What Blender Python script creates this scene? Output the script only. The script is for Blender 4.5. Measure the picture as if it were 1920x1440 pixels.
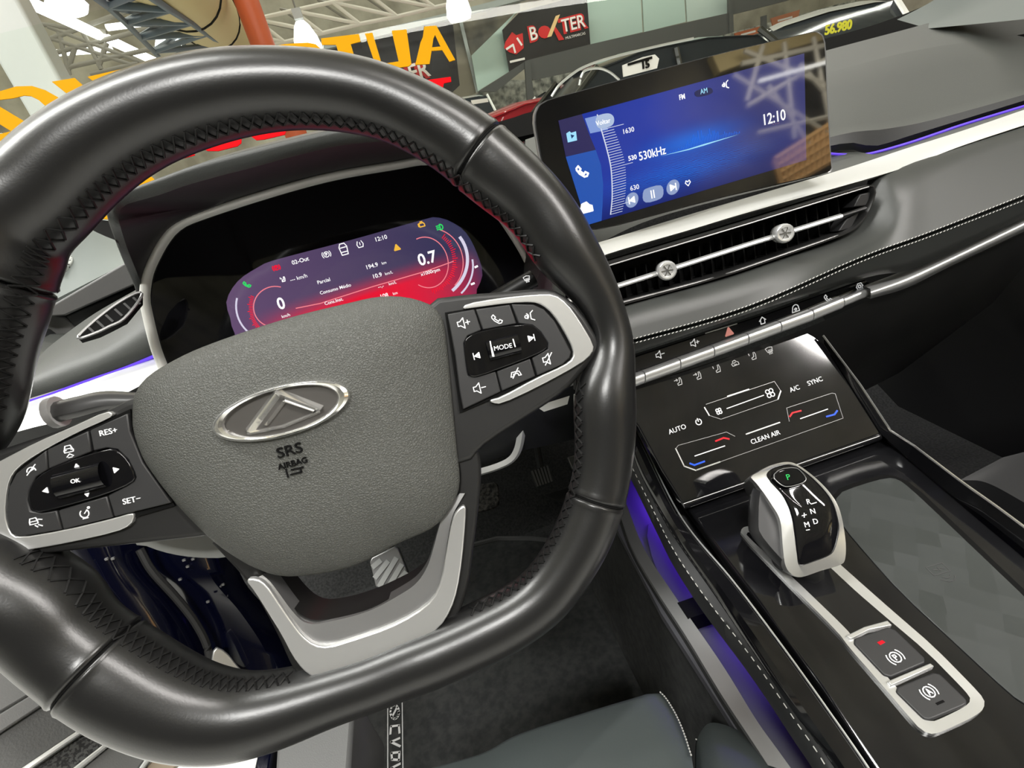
import bpy, bmesh, math, random
from mathutils import Vector as V, Matrix
random.seed(7)
for o in list(bpy.data.objects): bpy.data.objects.remove(o)
sc = bpy.context.scene
COL = sc.collection
# ------------------------------------------------------------------ camera, world, exposure, lights
FOC = 950.0                                    # focal length in pixels of the 1920x1440 frame
CAM = V((0, 0, 1.25))
fw = V((-245, 434, -FOC)).normalized()
_a = math.radians(17)
_x = V((math.cos(_a), math.sin(_a), (-245*math.cos(_a)+434*math.sin(_a))/FOC)).normalized()
_z = _x.cross(fw)
ROT = Matrix((_x, fw, _z))                     # camera axes -> car axes (x right, y forward, z up)
cd = bpy.data.cameras.new('camera'); cam = bpy.data.objects.new('camera', cd); COL.objects.link(cam)
cam.matrix_world = Matrix.Translation(CAM) @ ROT.to_4x4()
cd.sensor_width = 36; cd.lens = 36*FOC/1920; cd.clip_start = 0.01; cd.clip_end = 200
sc.camera = cam
w = bpy.data.worlds.new('world'); sc.world = w; w.use_nodes = True
w.node_tree.nodes['Background'].inputs[0].default_value = (0.93, 0.97, 0.94, 1)
w.node_tree.nodes['Background'].inputs[1].default_value = 0.30
sc.view_settings.view_transform = 'Standard'; sc.view_settings.look = 'None'
sc.view_settings.gamma = 1; sc.view_settings.use_curve_mapping = False
sc.view_settings.exposure = 0.0
def area(name, loc, tgt, sx, sy, e, col=(1, 1, 1)):
    l = bpy.data.lights.new(name, 'AREA'); l.shape = 'RECTANGLE'; l.size = sx; l.size_y = sy; l.energy = e; l.color = col
    o = bpy.data.objects.new(name, l); COL.objects.link(o); o.location = loc
    o.rotation_euler = (V(tgt)-V(loc)).to_track_quat('-Z', 'Y').to_euler(); return o
area('showroom_tube_light', (-2.6, 1.2, 5.0), (0, .3, 1.0), 0.22, 5.0, 330, (1, 1, .96))
area('showroom_tube_light', (2.4, -1.6, 4.6), (0, .3, 1.0), 0.22, 3.5, 200, (1, .96, .92))
area('rear_reflection_light', (11, -10.5, 6.6), (12, -13, 2.5), 6, .3, 900, (1, .93, .8))  # added lamp, brightens the rear lattice mirrored in the touchscreen
area('showroom_bay_light', (-.5, -2.2, 4.4), (0, .3, 1.0), 1.0, .4, 115, (1, .99, .96))
for _y, _e in ((6.0, 380), (9.5, 480), (13.5, 560)):
    area('showroom_tube_row', (1, _y, 7.1), (1, _y, 0), 24, .14, _e, (1, .98, .9))
# ------------------------------------------------------------------ geometry helpers
def ray(x, y): return ROT @ V(((x-960)/FOC, -(y-720)/FOC, -1))
def hitp(x, y, o, n):
    r = ray(x, y); return CAM + r*((V(o)-CAM).dot(n)/r.dot(n))
def Yp(x, y, yy): return hitp(x, y, V((0, yy, 0)), V((0, 1, 0)))
def Zp(x, y, zz): return hitp(x, y, V((0, 0, CAM.z+zz)), V((0, 0, 1)))
def Xp(x, y, xx): return hitp(x, y, V((xx, 0, 0)), V((1, 0, 0)))
class Fr:
    def __init__(s, o, n, u=(1, 0, 0)):
        s.o = V(o); s.n = V(n).normalized(); u = V(u); s.u = (u-s.n*u.dot(s.n)).normalized(); s.v = s.n.cross(s.u)
    def p(s, x, y, h=0): return hitp(x, y, s.o+s.n*h, s.n)
    def loc(s, q): d = q-s.o; return d.dot(s.u), d.dot(s.v)
    def w(s, a, b, h=0): return s.o+s.u*a+s.v*b+s.n*h
def tilt(t): t = math.radians(t); return V((0, -math.cos(t), math.sin(t)))
def chai(p, n=2, closed=True, k=.25):
    p = [V(q) for q in p]
    for _ in range(n):
        r = []
        m = len(p)
        rng = range(m) if closed else range(m-1)
        if not closed: r.append(p[0])
        for i in rng:
            a, b = p[i], p[(i+1) % m]
            r += [a.lerp(b, k), a.lerp(b, 1-k)]
        if not closed: r.append(p[-1])
        p = r
    return p
def catm(p, k=6, closed=False):
    p = [V(q) for q in p]; m = len(p); r = []
    for i in range(m if closed else m-1):
        if closed: a, b, c, d = p[i-1], p[i], p[(i+1) % m], p[(i+2) % m]
        else: b, c = p[i], p[i+1]; a = p[i-1] if i else b*2-c; d = p[i+2] if i+2 < m else c*2-b
        for j in range(k):
            t = j/k
            r.append(.5*((2*b)+(c-a)*t+(2*a-5*b+4*c-d)*t*t+(3*b-a-3*c+d)*t**3))
    if not closed: r.append(p[-1])
    return r
def resam(p, n, closed=False):
    q = list(p)+([p[0]] if closed else [])
    L = [0]
    for a, b in zip(q, q[1:]): L.append(L[-1]+(b-a).length)
    out = []; j = 0
    for i in range(n):
        t = L[-1]*i/(n if closed else n-1)
        while j < len(q)-2 and L[j+1] < t: j += 1
        d = L[j+1]-L[j]
        out.append(q[j].lerp(q[j+1], (t-L[j])/d if d > 0 else 0))
    return out
class MB:
    def __init__(s): s.v = []; s.f = []
    def add(s, vs, fs):
        b = len(s.v); s.v += [V(x) for x in vs]; s.f += [tuple(i+b for i in f) for f in fs]; return s
    def prism(s, top, bot):
        n = len(top)
        return s.add(list(top)+list(bot), [tuple(range(n)), tuple(range(2*n-1, n-1, -1))]+[(i, i+n, (i+1) % n+n, (i+1) % n) for i in range(n)])
    def loft(s, rows, closed=False, cap=False):
        m = len(rows[0]); b = [q for r in rows for q in r]; fs = []
        for i in range(len(rows)-1):
            for j in range(m if closed else m-1):
                k = (j+1) % m
                fs.append((i*m+j, i*m+k, (i+1)*m+k, (i+1)*m+j))
        if cap: fs += [tuple(range(m-1, -1, -1)), tuple((len(rows)-1)*m+j for j in range(m))]
        return s.add(b, fs)
    def tube(s, path, r, n=8, closed=False, up=None, flat=1.0):
        rows = []; m = len(path)
        for i, q in enumerate(path):
            a = path[i-1] if (i or closed) else path[0]; b = path[(i+1) % m] if (i < m-1 or closed) else path[-1]
            t = (b-a).normalized(); uu = V(up) if up is not None else (V((0, 0, 1)) if abs(t.z) < .9 else V((1, 0, 0)))
            e1 = t.cross(uu).normalized(); e2 = t.cross(e1)
            rr = r(i/(m-1)) if callable(r) else r
            rows.append([q+e1*(rr*math.cos(2*math.pi*j/n))+e2*(rr*flat*math.sin(2*math.pi*j/n)) for j in range(n)])
        if closed: rows.append(rows[0])
        return s.loft(rows, True, not closed)
    def box(s, c, sx, sy, sz, ax=None):
        X, Y, Z = ax or (V((1, 0, 0)), V((0, 1, 0)), V((0, 0, 1))); c = V(c)
        P = [c+X*(a*sx/2)+Y*(b*sy/2)+Z*(d*sz/2) for a in (-1, 1) for b in (-1, 1) for d in (-1, 1)]
        return s.add(P, [(0, 1, 3, 2), (4, 6, 7, 5), (0, 4, 5, 1), (2, 3, 7, 6), (0, 2, 6, 4), (1, 5, 7, 3)])
    def bar(s, a, b, r, n=6): return s.tube([V(a), V(b)], r, n)
    def slab(s, fr, pix, h0, h1):
        top = [fr.p(x, y, h1) for x, y in pix]; return s.prism(top, [q+fr.n*(h0-h1) for q in top])
    def lines(s, fr, pls, w, h=0.0003, closed=False):
        # flat strokes lying on a frame; pls = polylines of pixels; w in metres
        for pl in pls:
            P = [fr.p(x, y, h) for x, y in pl]
            if closed: P.append(P[0])
            s.stroke(P, fr.n, w)
        return s
    def stroke(s, P, n, w, th=0.0003):
        n = V(n)
        for a, b in zip(P, P[1:]):
            t = (b-a)
            if t.length < 1e-7: continue
            t.normalize(); e = n.cross(t)*(w/2); t = t*(w*.3)
            q = [a-e-t, b-e+t, b+e+t, a+e-t]
            s.prism(q, [x-n*th for x in q])
        return s
ORG = {}
def build(name, mb, mat, parent=None, smooth=35, bevel=0, seg=2, sub=0, **props):
    me = bpy.data.meshes.new(name); o = bpy.data.objects.new(name, me); COL.objects.link(o)
    if parent is not None: org = ORG[parent]; o.parent = parent
    else:
        org = sum(mb.v, V((0, 0, 0)))/max(1, len(mb.v)); o.location = org
    ORG[o] = org
    me.from_pydata([v-org for v in mb.v], [], mb.f); me.validate()
    bm = bmesh.new(); bm.from_mesh(me)
    bmesh.ops.remove_doubles(bm, verts=bm.verts, dist=1e-7)
    bmesh.ops.recalc_face_normals(bm, faces=bm.faces)
    bm.to_mesh(me); bm.free()
    me.shade_smooth() if smooth else None
    if smooth and smooth < 180: me.set_sharp_from_angle(angle=math.radians(smooth))
    me.materials.append(mat)
    if bevel:
        m = o.modifiers.new('bevel', 'BEVEL'); m.width = bevel; m.segments = seg; m.limit_method = 'ANGLE'; m.angle_limit = math.radians(40)
        me.shade_smooth(); me.set_sharp_from_angle(angle=math.radians(60))
    if sub:
        m = o.modifiers.new('sub', 'SUBSURF'); m.levels = sub; m.render_levels = sub
    for k, x in props.items(): o[k] = x
    return o
def thing(name, label, cat, loc, group=None):
    o = bpy.data.objects.new(name, None); COL.objects.link(o); o.location = loc; o.empty_display_size = .05
    o['label'] = label; o['category'] = cat; ORG[o] = V(loc)
    if group: o['group'] = group
    return o
def tag(o, label, cat, group=None):
    o['label'] = label; o['category'] = cat
    if group: o['group'] = group
    return o
def text_mb(fr, s, px, py, hpx, d=(10, -2.7), h=0.0004, ext=0.0002, sx=1.0, mirror=False, mb=None, bold=0.0, shear=0):
    c = bpy.data.curves.new('t', 'FONT'); c.body = s; c.align_x = 'CENTER'; c.align_y = 'CENTER'; c.extrude = ext*50; c.resolution_u = 3; c.offset = bold; c.shear = shear
    o = bpy.data.objects.new('t', c); COL.objects.link(o)
    dg = bpy.context.evaluated_depsgraph_get(); me = bpy.data.meshes.new_from_object(o.evaluated_get(dg))
    bpy.data.objects.remove(o); bpy.data.curves.remove(c)
    q0 = fr.p(px, py, h); u = (fr.p(px+d[0], py+d[1], h)-q0); k = u.length/math.hypot(*d); u.normalize(); v = fr.n.cross(u)
    S = hpx*k/0.73; mb = mb or MB()
    mb.add([q0+u*(x.co.x*S*sx*(-1 if mirror else 1))+v*(x.co.y*S)+fr.n*(x.co.z/50) for x in me.vertices], [tuple(p.vertices) for p in me.polygons])
    bpy.data.meshes.remove(me)
    return mb
# ------------------------------------------------------------------ materials
def mat(name, col, rough=.5, metal=0, emit=None, es=1, spec=.5, bump=None, coat=0, alpha=1):
    m = bpy.data.materials.new(name); m.use_nodes = True; nt = m.node_tree; b = nt.nodes['Principled BSDF']
    b.inputs['Base Color'].default_value = (*col, 1); b.inputs['Roughness'].default_value = rough; b.inputs['Metallic'].default_value = metal
    b.inputs['Specular IOR Level'].default_value = spec; b.inputs['Coat Weight'].default_value = coat; b.inputs['Coat Roughness'].default_value = .05
    if emit: b.inputs['Emission Color'].default_value = (*emit, 1); b.inputs['Emission Strength'].default_value = es
    if bump:
        kind, scale, st, dist = bump
        tc = nt.nodes.new('ShaderNodeTexCoord'); bp = nt.nodes.new('ShaderNodeBump')
        if kind == 'vor':
            t = nt.nodes.new('ShaderNodeTexVoronoi'); t.feature = 'DISTANCE_TO_EDGE'; t.inputs['Scale'].default_value = scale; out = t.outputs['Distance']
            nz = nt.nodes.new('ShaderNodeTexNoise'); nz.inputs['Scale'].default_value = scale*.8
            mx = nt.nodes.new('ShaderNodeVectorMath'); mx.operation = 'MULTIPLY_ADD'; mx.inputs[1].default_value = (.0016,)*3
            nt.links.new(tc.outputs['Object'], nz.inputs['Vector']); nt.links.new(nz.outputs['Color'], mx.inputs[0]); nt.links.new(tc.outputs['Object'], mx.inputs[2])
            nt.links.new(mx.outputs[0], t.inputs['Vector'])
            cr = nt.nodes.new('ShaderNodeMapRange'); cr.inputs['From Max'].default_value = .25; nt.links.new(out, cr.inputs[0]); out = cr.outputs[0]
        else:
            t = nt.nodes.new('ShaderNodeTexNoise'); t.inputs['Scale'].default_value = scale; t.inputs['Detail'].default_value = 5; out = t.outputs['Fac']
            nt.links.new(tc.outputs['Object'], t.inputs['Vector'])
        nt.links.new(out, bp.inputs['Height']); bp.inputs['Strength'].default_value = st; bp.inputs['Distance'].default_value = dist
        nt.links.new(bp.outputs[0], b.inputs['Normal'])
    return m
def mottle(m, c1, c2, scale, lo=.35, hi=.65, rough=None):
    nt = m.node_tree; b = nt.nodes['Principled BSDF']; tc = nt.nodes.new('ShaderNodeTexCoord'); t = nt.nodes.new('ShaderNodeTexNoise')
    t.inputs['Scale'].default_value = scale; t.inputs['Detail'].default_value = 6; r = nt.nodes.new('ShaderNodeValToRGB')
    r.color_ramp.elements[0].position = lo; r.color_ramp.elements[0].color = (*c1, 1); r.color_ramp.elements[1].position = hi; r.color_ramp.elements[1].color = (*c2, 1)
    nt.links.new(tc.outputs['Object'], t.inputs['Vector']); nt.links.new(t.outputs['Fac'], r.inputs[0]); nt.links.new(r.outputs[0], b.inputs['Base Color'])
    if rough:
        q = nt.nodes.new('ShaderNodeMapRange'); q.inputs['To Min'].default_value = rough[0]; q.inputs['To Max'].default_value = rough[1]
        nt.links.new(t.outputs['Fac'], q.inputs[0]); nt.links.new(q.outputs[0], b.inputs['Roughness'])
    return m
M = {}
M['rim'] = mat('rim_leather', (.012, .012, .012), .30, bump=('noise', 900, .12, .0003), spec=.6)
M['lace'] = mat('lace_leather', (.009, .009, .009), .5, spec=.3)
M['seam'] = mat('seam_shadow', (.004, .004, .004), .7, spec=.1)
M['airbag'] = mat('airbag_grain', (.074, .076, .069), .52, bump=('vor', 760, .6, .0004))
M['blackpl'] = mat('black_plastic', (.012, .012, .012), .42, bump=('noise', 1500, .1, .0002))
M['softblk'] = mat('soft_black', (.02, .021, .022), .55, bump=('noise', 1200, .2, .0003))
M['btn'] = mat('button_grey', (.024, .024, .025), .45)
M['gloss'] = mottle(mat('piano_black', (.006, .006, .007), .06, spec=.6), (.004, .004, .005), (.009, .009, .01), 9, rough=(.02, .12))
M['glass_blk'] = mat('panel_glass', (.004, .004, .005), .05, spec=.5)
M['silver'] = mat('satin_silver', (.68, .685, .68), .30, .72)
M['silver2'] = mat('grey_satin', (.30, .30, .30), .38, .7)
M['chrome'] = mat('chrome', (.88, .88, .87), .13, .92)
M['bsilver'] = mat('dash_silver', (.66, .67, .66), .42, .6)
M['white'] = mat('legend_white', (.8, .8, .8), .5, emit=(.9, .9, .9), es=.35)
M['dim'] = mat('legend_grey', (.45, .45, .45), .5)
M['dash'] = mat('dash_foam', (.036, .039, .036), .5, bump=('noise', 1100, .35, .0004))
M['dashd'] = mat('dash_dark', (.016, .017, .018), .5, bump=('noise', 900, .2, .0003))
M['dleather'] = mat('dash_leather', (.036, .038, .036), .42, bump=('noise', 1300, .12, .0002))
M['thread'] = mat('thread', (.55, .55, .52), .7)
M['purple'] = mat('ambient_light', (.05, .02, .3), .4, emit=(.10, .04, .62), es=1.0)
M['carpet'] = mottle(mat('carpet', (.02, .02, .02), .95, bump=('noise', 800, .8, .001)), (.012, .012, .012), (.032, .032, .032), 240)
M['mat'] = mottle(mat('floor_mat', (.03, .03, .03), .95, bump=('noise', 1400, .8, .001)), (.011, .012, .012), (.026, .027, .026), 90)
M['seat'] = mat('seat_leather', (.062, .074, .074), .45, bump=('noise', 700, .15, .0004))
M['navy'] = mat('navy_paint', (.0015, .002, .009), .12, coat=.6)
M['rubber'] = mat('rubber', (.02, .02, .02), .6)
M['doorgrey'] = mat('door_grey', (.12, .12, .118), .5, bump=('noise', 900, .3, .0004))
M['pale'] = mat('pale_trim', (.30, .33, .315), .6)
M['beige'] = mat('shroud_grey', (.42, .43, .42), .6)
M['yellow'] = mat('yellow_vinyl', (.40, .19, .001), .9, spec=.05, emit=None)
M['red'] = mat('red_vinyl', (.50, .001, .004), .9, spec=.05, emit=None)
M['pad'] = mat('charge_pad', (.12, .125, .12), .5)
def emis(name, col, s=1): return mat(name, (0, 0, 0), .3, emit=col, es=s)
M['e_white'] = emis('lit_white', (1, 1, 1), 1.1)
M['e_red'] = emis('lit_red', (1, .0, .02), 1.0)
M['e_blue'] = emis('lit_blue', (.02, .12, 1), 1.2)
M['e_green'] = emis('lit_green', (.03, .8, .15), .9)
M['e_amber'] = emis('lit_amber', (1, .55, .06), .9)
M['e_pink'] = emis('lit_pink', (.9, .35, .28), .6)
M['e_cyan'] = emis('lit_cyan', (.35, .75, 1), 1)
# ------------------------------------------------------------------ icon strokes in a unit square (x right, y up)
def circ(cx, cy, r, n=14, a0=0, a1=360): return [(cx+r*math.cos(math.radians(a0+(a1-a0)*i/n)), cy+r*math.sin(math.radians(a0+(a1-a0)*i/n))) for i in range(n+1)]
SPK = [(-.5, -.2), (-.25, -.2), (.1, -.5), (.1, .5), (-.25, .2), (-.5, .2), (-.5, -.2)]
PHONE = [(-.5, .35), (-.3, .5), (-.12, .22), (-.25, .1), (.1, -.28), (.25, -.12), (.5, -.3), (.35, -.5), (.1, -.5), (-.3, -.15), (-.5, .2), (-.5, .35)]
CARF = [[(-.5, -.1), (-.4, .1), (-.28, .45), (.28, .45), (.4, .1), (.5, -.1), (.45, -.3), (-.45, -.3), (-.5, -.1)], [(-.4, .1), (.4, .1)], [(-.4, -.05), (-.25, -.05)], [(.25, -.05), (.4, -.05)]]
ICON = {
 'vol+': [SPK, [(.25, 0), (.65, 0)], [(.45, -.2), (.45, .2)]], 'vol-': [SPK, [(.25, 0), (.65, 0)]], 'mute': [SPK, [(-.4, -.5), (.45, .5)]],
 'phone': [PHONE], 'hang': [[(-.5, -.2), (-.35, .2), (.35, .2), (.5, -.2), (.25, -.2), (.2, .02), (-.2, .02), (-.25, -.2), (-.5, -.2)], [(-.35, -.35), (.35, .5)]],
 'voice': [circ(-.3, 0, .15, 8), circ(-.35, .05, .3, 8, -60, 60), [(.5, .5), (.2, .3), (.15, -.3), (.5, -.5)]],
 'fwd': [[(-.3, -.3), (-.3, .3), (.25, 0), (-.3, -.3)], [(-.22, -.16), (-.22, .16), (.1, 0)], [(-.15, 0), (0, 0)], [(.35, -.35), (.35, .35)]],
 'prev': [[(.3, -.3), (.3, .3), (-.25, 0), (.3, -.3)], [(.22, -.16), (.22, .16), (-.1, 0)], [(.15, 0), (0, 0)], [(-.35, -.35), (-.35, .35)]],
 'tri_r': [[(-.3, -.4), (-.3, .4), (.4, 0), (-.3, -.4)], [(-.2, -.2), (-.2, .2), (.2, 0), (-.2, -.2)], [(-.1, 0), (.1, 0)]],
 'tri_l': [[(.3, -.4), (.3, .4), (-.4, 0), (.3, -.4)], [(.2, -.2), (.2, .2), (-.2, 0), (.2, -.2)], [(.1, 0), (-.1, 0)]],
 'tri_u': [[(-.4, -.3), (.4, -.3), (0, .35), (-.4, -.3)], [(-.2, -.2), (.2, -.2), (0, .15)]],
 'tri_d': [[(-.4, .3), (.4, .3), (0, -.35), (-.4, .3)], [(-.2, .2), (.2, .2), (0, -.15)]],
 'gauge': [circ(0, 0, .42, 16, -230, 50), [(0, 0), (.25, .25)], [(-.25, -.5), (.25, -.5)], circ(.5, .5, .1, 6)],
 'cruise_off': [circ(0, -.1, .42, 12, 0, 180), [(-.5, -.4), (.5, .5)], [(-.2, -.1), (.3, .1)]],
 'car': CARF+[[(-.35, -.8), (0, -.5), (.35, -.8)], [(-.2, -.9), (.2, -.9)]],
 'lane': [[(-.5, .1), (-.4, .4), (.1, .4), (.2, .1), (-.5, .1)], [(-.5, .1), (-.5, -.15), (.2, -.15), (.2, .1)], [(.3, .2), (.6, .1)], [(-.1, -.3), (.1, -.5)], [(.2, -.3), (.5, -.5)]],
 'home': [[(-.45, 0), (0, .45), (.45, 0)], [(-.28, .1), (-.28, -.4), (.28, -.4), (.28, .1)]], 'cam': [circ(0, .1, .42, 10, -20, 200), [(-.45, -.05), (-.5, -.35), (.5, -.35), (.45, -.05)], circ(0, -.05, .14, 8)],
 'gear': [circ(0, 0, .45, 6), circ(0, 0, .18, 8)], 'haz': [[(-.5, -.4), (.5, -.4), (0, .5), (-.5, -.4)], [(-.22, -.22), (.22, -.22), (0, .18), (-.22, -.22)]],
 'fan': [circ(.22, .22, .22, 10), circ(-.22, .22, .22, 10), circ(.22, -.22, .22, 10), circ(-.22, -.22, .22, 10)],
 'power': [circ(0, 0, .4, 12, 120, 420), [(0, .5), (0, .05)]],
 'seat1': [[(.3, .5), (.15, -.1), (-.2, -.2), (-.2, -.45), (.35, -.45), (.5, .1), (.45, .5)], [(-.5, .3), (0, .3)], [(-.15, .45), (0, .3), (-.15, .15)]],
 'seat2': [[(.3, .5), (.15, -.1), (-.2, -.2), (-.2, -.45), (.35, -.45), (.5, .1), (.45, .5)], [(-.4, .5), (-.4, .2)]],
 'cloud': [[(-.45, -.3), (-.5, 0), (-.3, .1), (-.2, .35), (.1, .4), (.3, .15), (.5, .05), (.5, -.3), (-.45, -.3)], circ(0, -.05, .17, 8, 40, 320)],
 'defr': [[(-.5, .35), (-.35, -.2), (.35, -.2), (.5, .35), (0, .48), (-.5, .35)], [(-.2, -.5), (-.15, .1)], [(0, -.5), (.05, .1)], [(.2, -.5), (.25, .1)]],
 'park': [circ(0, 0, .3, 12), circ(0, 0, .48, 6, 140, 220), circ(0, 0, .48, 6, -40, 40), [(-.08, -.15), (-.08, .15), (.08, .12), (.08, 0), (-.08, 0)]],
 'auto': [circ(0, 0, .3, 12), circ(0, 0, .48, 6, 140, 220), circ(0, 0, .48, 6, -40, 40), [(-.12, -.15), (0, .18), (.12, -.15)], [(-.07, -.04), (.07, -.04)]],
 'tyre': [[(-.3, .5), (-.5, 0), (-.35, -.45), (.35, -.45), (.5, 0), (.3, .5)], [(0, .3), (0, -.1)]],
 'suv': [[(-.28, -.5), (-.35, .2), (-.2, .5), (.2, .5), (.35, .2), (.28, -.5), (-.28, -.5)], [(-.25, .15), (.25, .15)], [(-.22, -.25), (.22, -.25)]],
 'eng': [[(-.4, -.3), (-.4, .25), (.25, .25), (.4, 0), (.4, -.3), (-.4, -.3)], [(-.2, .45), (.15, .45)], [(-.55, -.2), (-.55, .2)]],
 'lamp': [circ(0, 0, .4, 10, -90, 90), [(0, .4), (0, -.4)], [(-.5, .25), (-.15, .25)], [(-.5, 0), (-.15, 0)], [(-.5, -.25), (-.15, -.25)]],
 'heart': [[(0, -.4), (-.4, .05), (-.25, .35), (0, .15), (.25, .35), (.4, .05), (0, -.4)]],
 'folder': [[(-.5, -.4), (-.5, .4), (-.1, .4), (0, .28), (.5, .28), (.5, -.4), (-.5, -.4)]],
 'pause': [[(-.15, -.4), (-.15, .4)], [(.15, -.4), (.15, .4)]],
 'batt': [[(-.3, -.5), (-.3, .4), (.2, .4), (.2, -.5), (-.3, -.5)], [(0, .25), (-.15, 0), (.05, 0), (-.1, -.3)], circ(.25, 0, .25, 6, -60, 60), circ(.25, 0, .45, 6, -60, 60)],
}
def icon(fr, key, px, py, size, w=1.6, d=(10, -2.9), h=.0004, mb=None):
    mb = mb or MB(); q0 = fr.p(px, py, h); u = fr.p(px+d[0], py+d[1], h)-q0; k = u.length/math.hypot(*d); u.normalize(); v = fr.n.cross(u); S = size*k
    for pl in ICON[key]: mb.stroke([q0+u*(a*S)+v*(b*S) for a, b in pl], fr.n, w*k)
    return mb
# ================================================================== STEERING WHEEL
FW = Fr(CAM+ray(545, 790)*.26, tilt(25))
wheel = thing('steering_wheel_assembly', 'black leather flat-bottomed steering wheel with silver trim and oval chrome badge', 'steering wheel', FW.o)
outer = [(0,313),(63,248),(110,213),(187,170),(253,143),(333,117),(433,100),(520,98),(600,102),(640,107),(693,118),(767,143),(843,180),(893,207),(960,257),(1003,297),(1053,350),(1093,407),(1127,470),(1155,530),(1172,587),(1190,660),(1193,705),(1190,780),(1187,840),(1171,936),(1146,1015),(1108,1082),(1062,1148),(1000,1198),(892,1252),(767,1302),(654,1344),(600,1365),(500,1403),(417,1420),(333,1415),(267,1397),(200,1367),(133,1327),(103,1300),(33,1243),(0,1207)]
inner = [(107,480),(167,413),(227,353),(293,307),(377,272),(467,247),(533,237),(567,236),(627,240),(700,253),(747,273),(793,300),(833,327),(860,353),(893,383),(927,403),(960,430),(983,460),(1000,500),(1062,548),(1105,600),(1124,648),(1100,692),(1070,742),(1077,792),(1080,840),(1075,894),(1062,932),(1042,986),(1012,1040),(975,1086),(925,1115),(875,1136),(760,1185),(655,1228),(550,1253),(467,1267),(417,1260),(383,1250),(333,1223),(287,1193),(240,1163),(200,1137),(173,1093),(157,1060),(100,1030),(20,1000),(-60,950),(-40,860),(20,790),(31,720),(46,649),(69,594),(73,557),(92,511)]
UC = -0.002
def polar(pts):
    r = []
    for x, y in pts:
        a, b = FW.loc(FW.p(x, y)); a -= UC
        r.append((math.atan2(b, a), math.hypot(a, b)))
    return r
po, pi_ = polar(outer), polar(inner)
# the stretch of the outer edge left of the frame mirrors the right-hand side
th0 = po[0][0]; th1 = po[-1][0]
for t, r in list(po):
    m = math.pi-t if t > 0 else -math.pi-t
    mm = m % (2*math.pi); lo = th0 % (2*math.pi); hi = th1 % (2*math.pi)
    if lo+.06 < mm < hi-.06: po.append((m, r))
def samp(P, th):
    q = sorted(((t-th+math.pi) % (2*math.pi)-math.pi, r) for t, r in P)
    for (a, ra), (b, rb) in zip(q, q[1:]):
        if a <= 0 <= b: return ra+(rb-ra)*(-a/(b-a) if b > a else 0)
    a, ra = q[-1][0]-2*math.pi, q[-1][1]; b, rb = q[0]; return ra+(rb-ra)*(-a/(b-a))
NR = 288
RO = [samp(po, 2*math.pi*i/NR) for i in range(NR)]; RI = [samp(pi_, 2*math.pi*i/NR) for i in range(NR)]
def smooth(A, k=3):
    for _ in range(k): A = [(A[i-2]+A[i-1]*2+A[i]*3+A[(i+1) % len(A)]*2+A[(i+2) % len(A)])/9 for i in range(len(A))]
    return A
RO, RI = smooth(RO, 2), smooth(RI, 3)
CEN = []
for i in range(NR):
    t = 2*math.pi*i/NR; rc = (RO[i]+RI[i])/2; CEN.append((UC+rc*math.cos(t), rc*math.sin(t)))
TAN = []; RAD = []
for i in range(NR):
    a, b = CEN[i-2], CEN[(i+2) % NR]; tx, ty = b[0]-a[0], b[1]-a[1]; l = math.hypot(tx, ty); TAN.append((tx/l, ty/l))
    t = 2*math.pi*i/NR; cosk = abs(-math.sin(t)*TAN[i][0]+math.cos(t)*TAN[i][1]); RAD.append((RO[i]-RI[i])/2*max(.8, cosk))
RAD = smooth(RAD, 3)
def rimpt(i, ph, k=1.0, extra=0):
    # ph = 0 points outward, 90 degrees towards the driver
    i %= NR; tx, ty = TAN[i]; ox, oy = ty, -tx; r = RAD[i]*k+extra
    c, s = math.cos(ph), math.sin(ph)
    return FW.w(CEN[i][0]+ox*r*c, CEN[i][1]+oy*r*c, r*.98*s)
def thof(px, py):
    a, b = FW.loc(FW.p(px, py)); return (math.atan2(b, a-UC) % (2*math.pi))*NR/(2*math.pi)
seams = [thof(905, 283), thof(1112, 935), thof(165, 1270), thof(25, 535)]
sub = 2; rows = []
NS = 28
def rimf(f, ph, k=1.0, extra=0):
    i = int(math.floor(f)); t = f-i; return rimpt(i, ph, k, extra).lerp(rimpt(i+1, ph, k, extra), t)
fs = sorted(set([i/1.0 for i in range(NR)]+[s+d for s in seams for d in (-1.2, -.7, -.35, -.15, 0, .15, .35, .7, 1.2)]))
for f in fs:
    dip = 1.0
    for s in seams:
        d = abs((f-s+NR/2) % NR-NR/2); dip -= .085*math.exp(-(d/.22)**2); dip += .02*math.exp(-((d-.7)/.4)**2)
    rows.append([rimf(f, 2*math.pi*j/NS, dip) for j in range(NS)])
rows.append(rows[0])
rim = build('rim', MB().loft(rows, True), M['rim'], wheel, smooth=180)
for s in seams:
    b = MB().tube([rimf(s, 2*math.pi*j/40, .93) for j in range(40)], .0007, 6, True); build('seam', b, M['seam'], rim)
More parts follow.
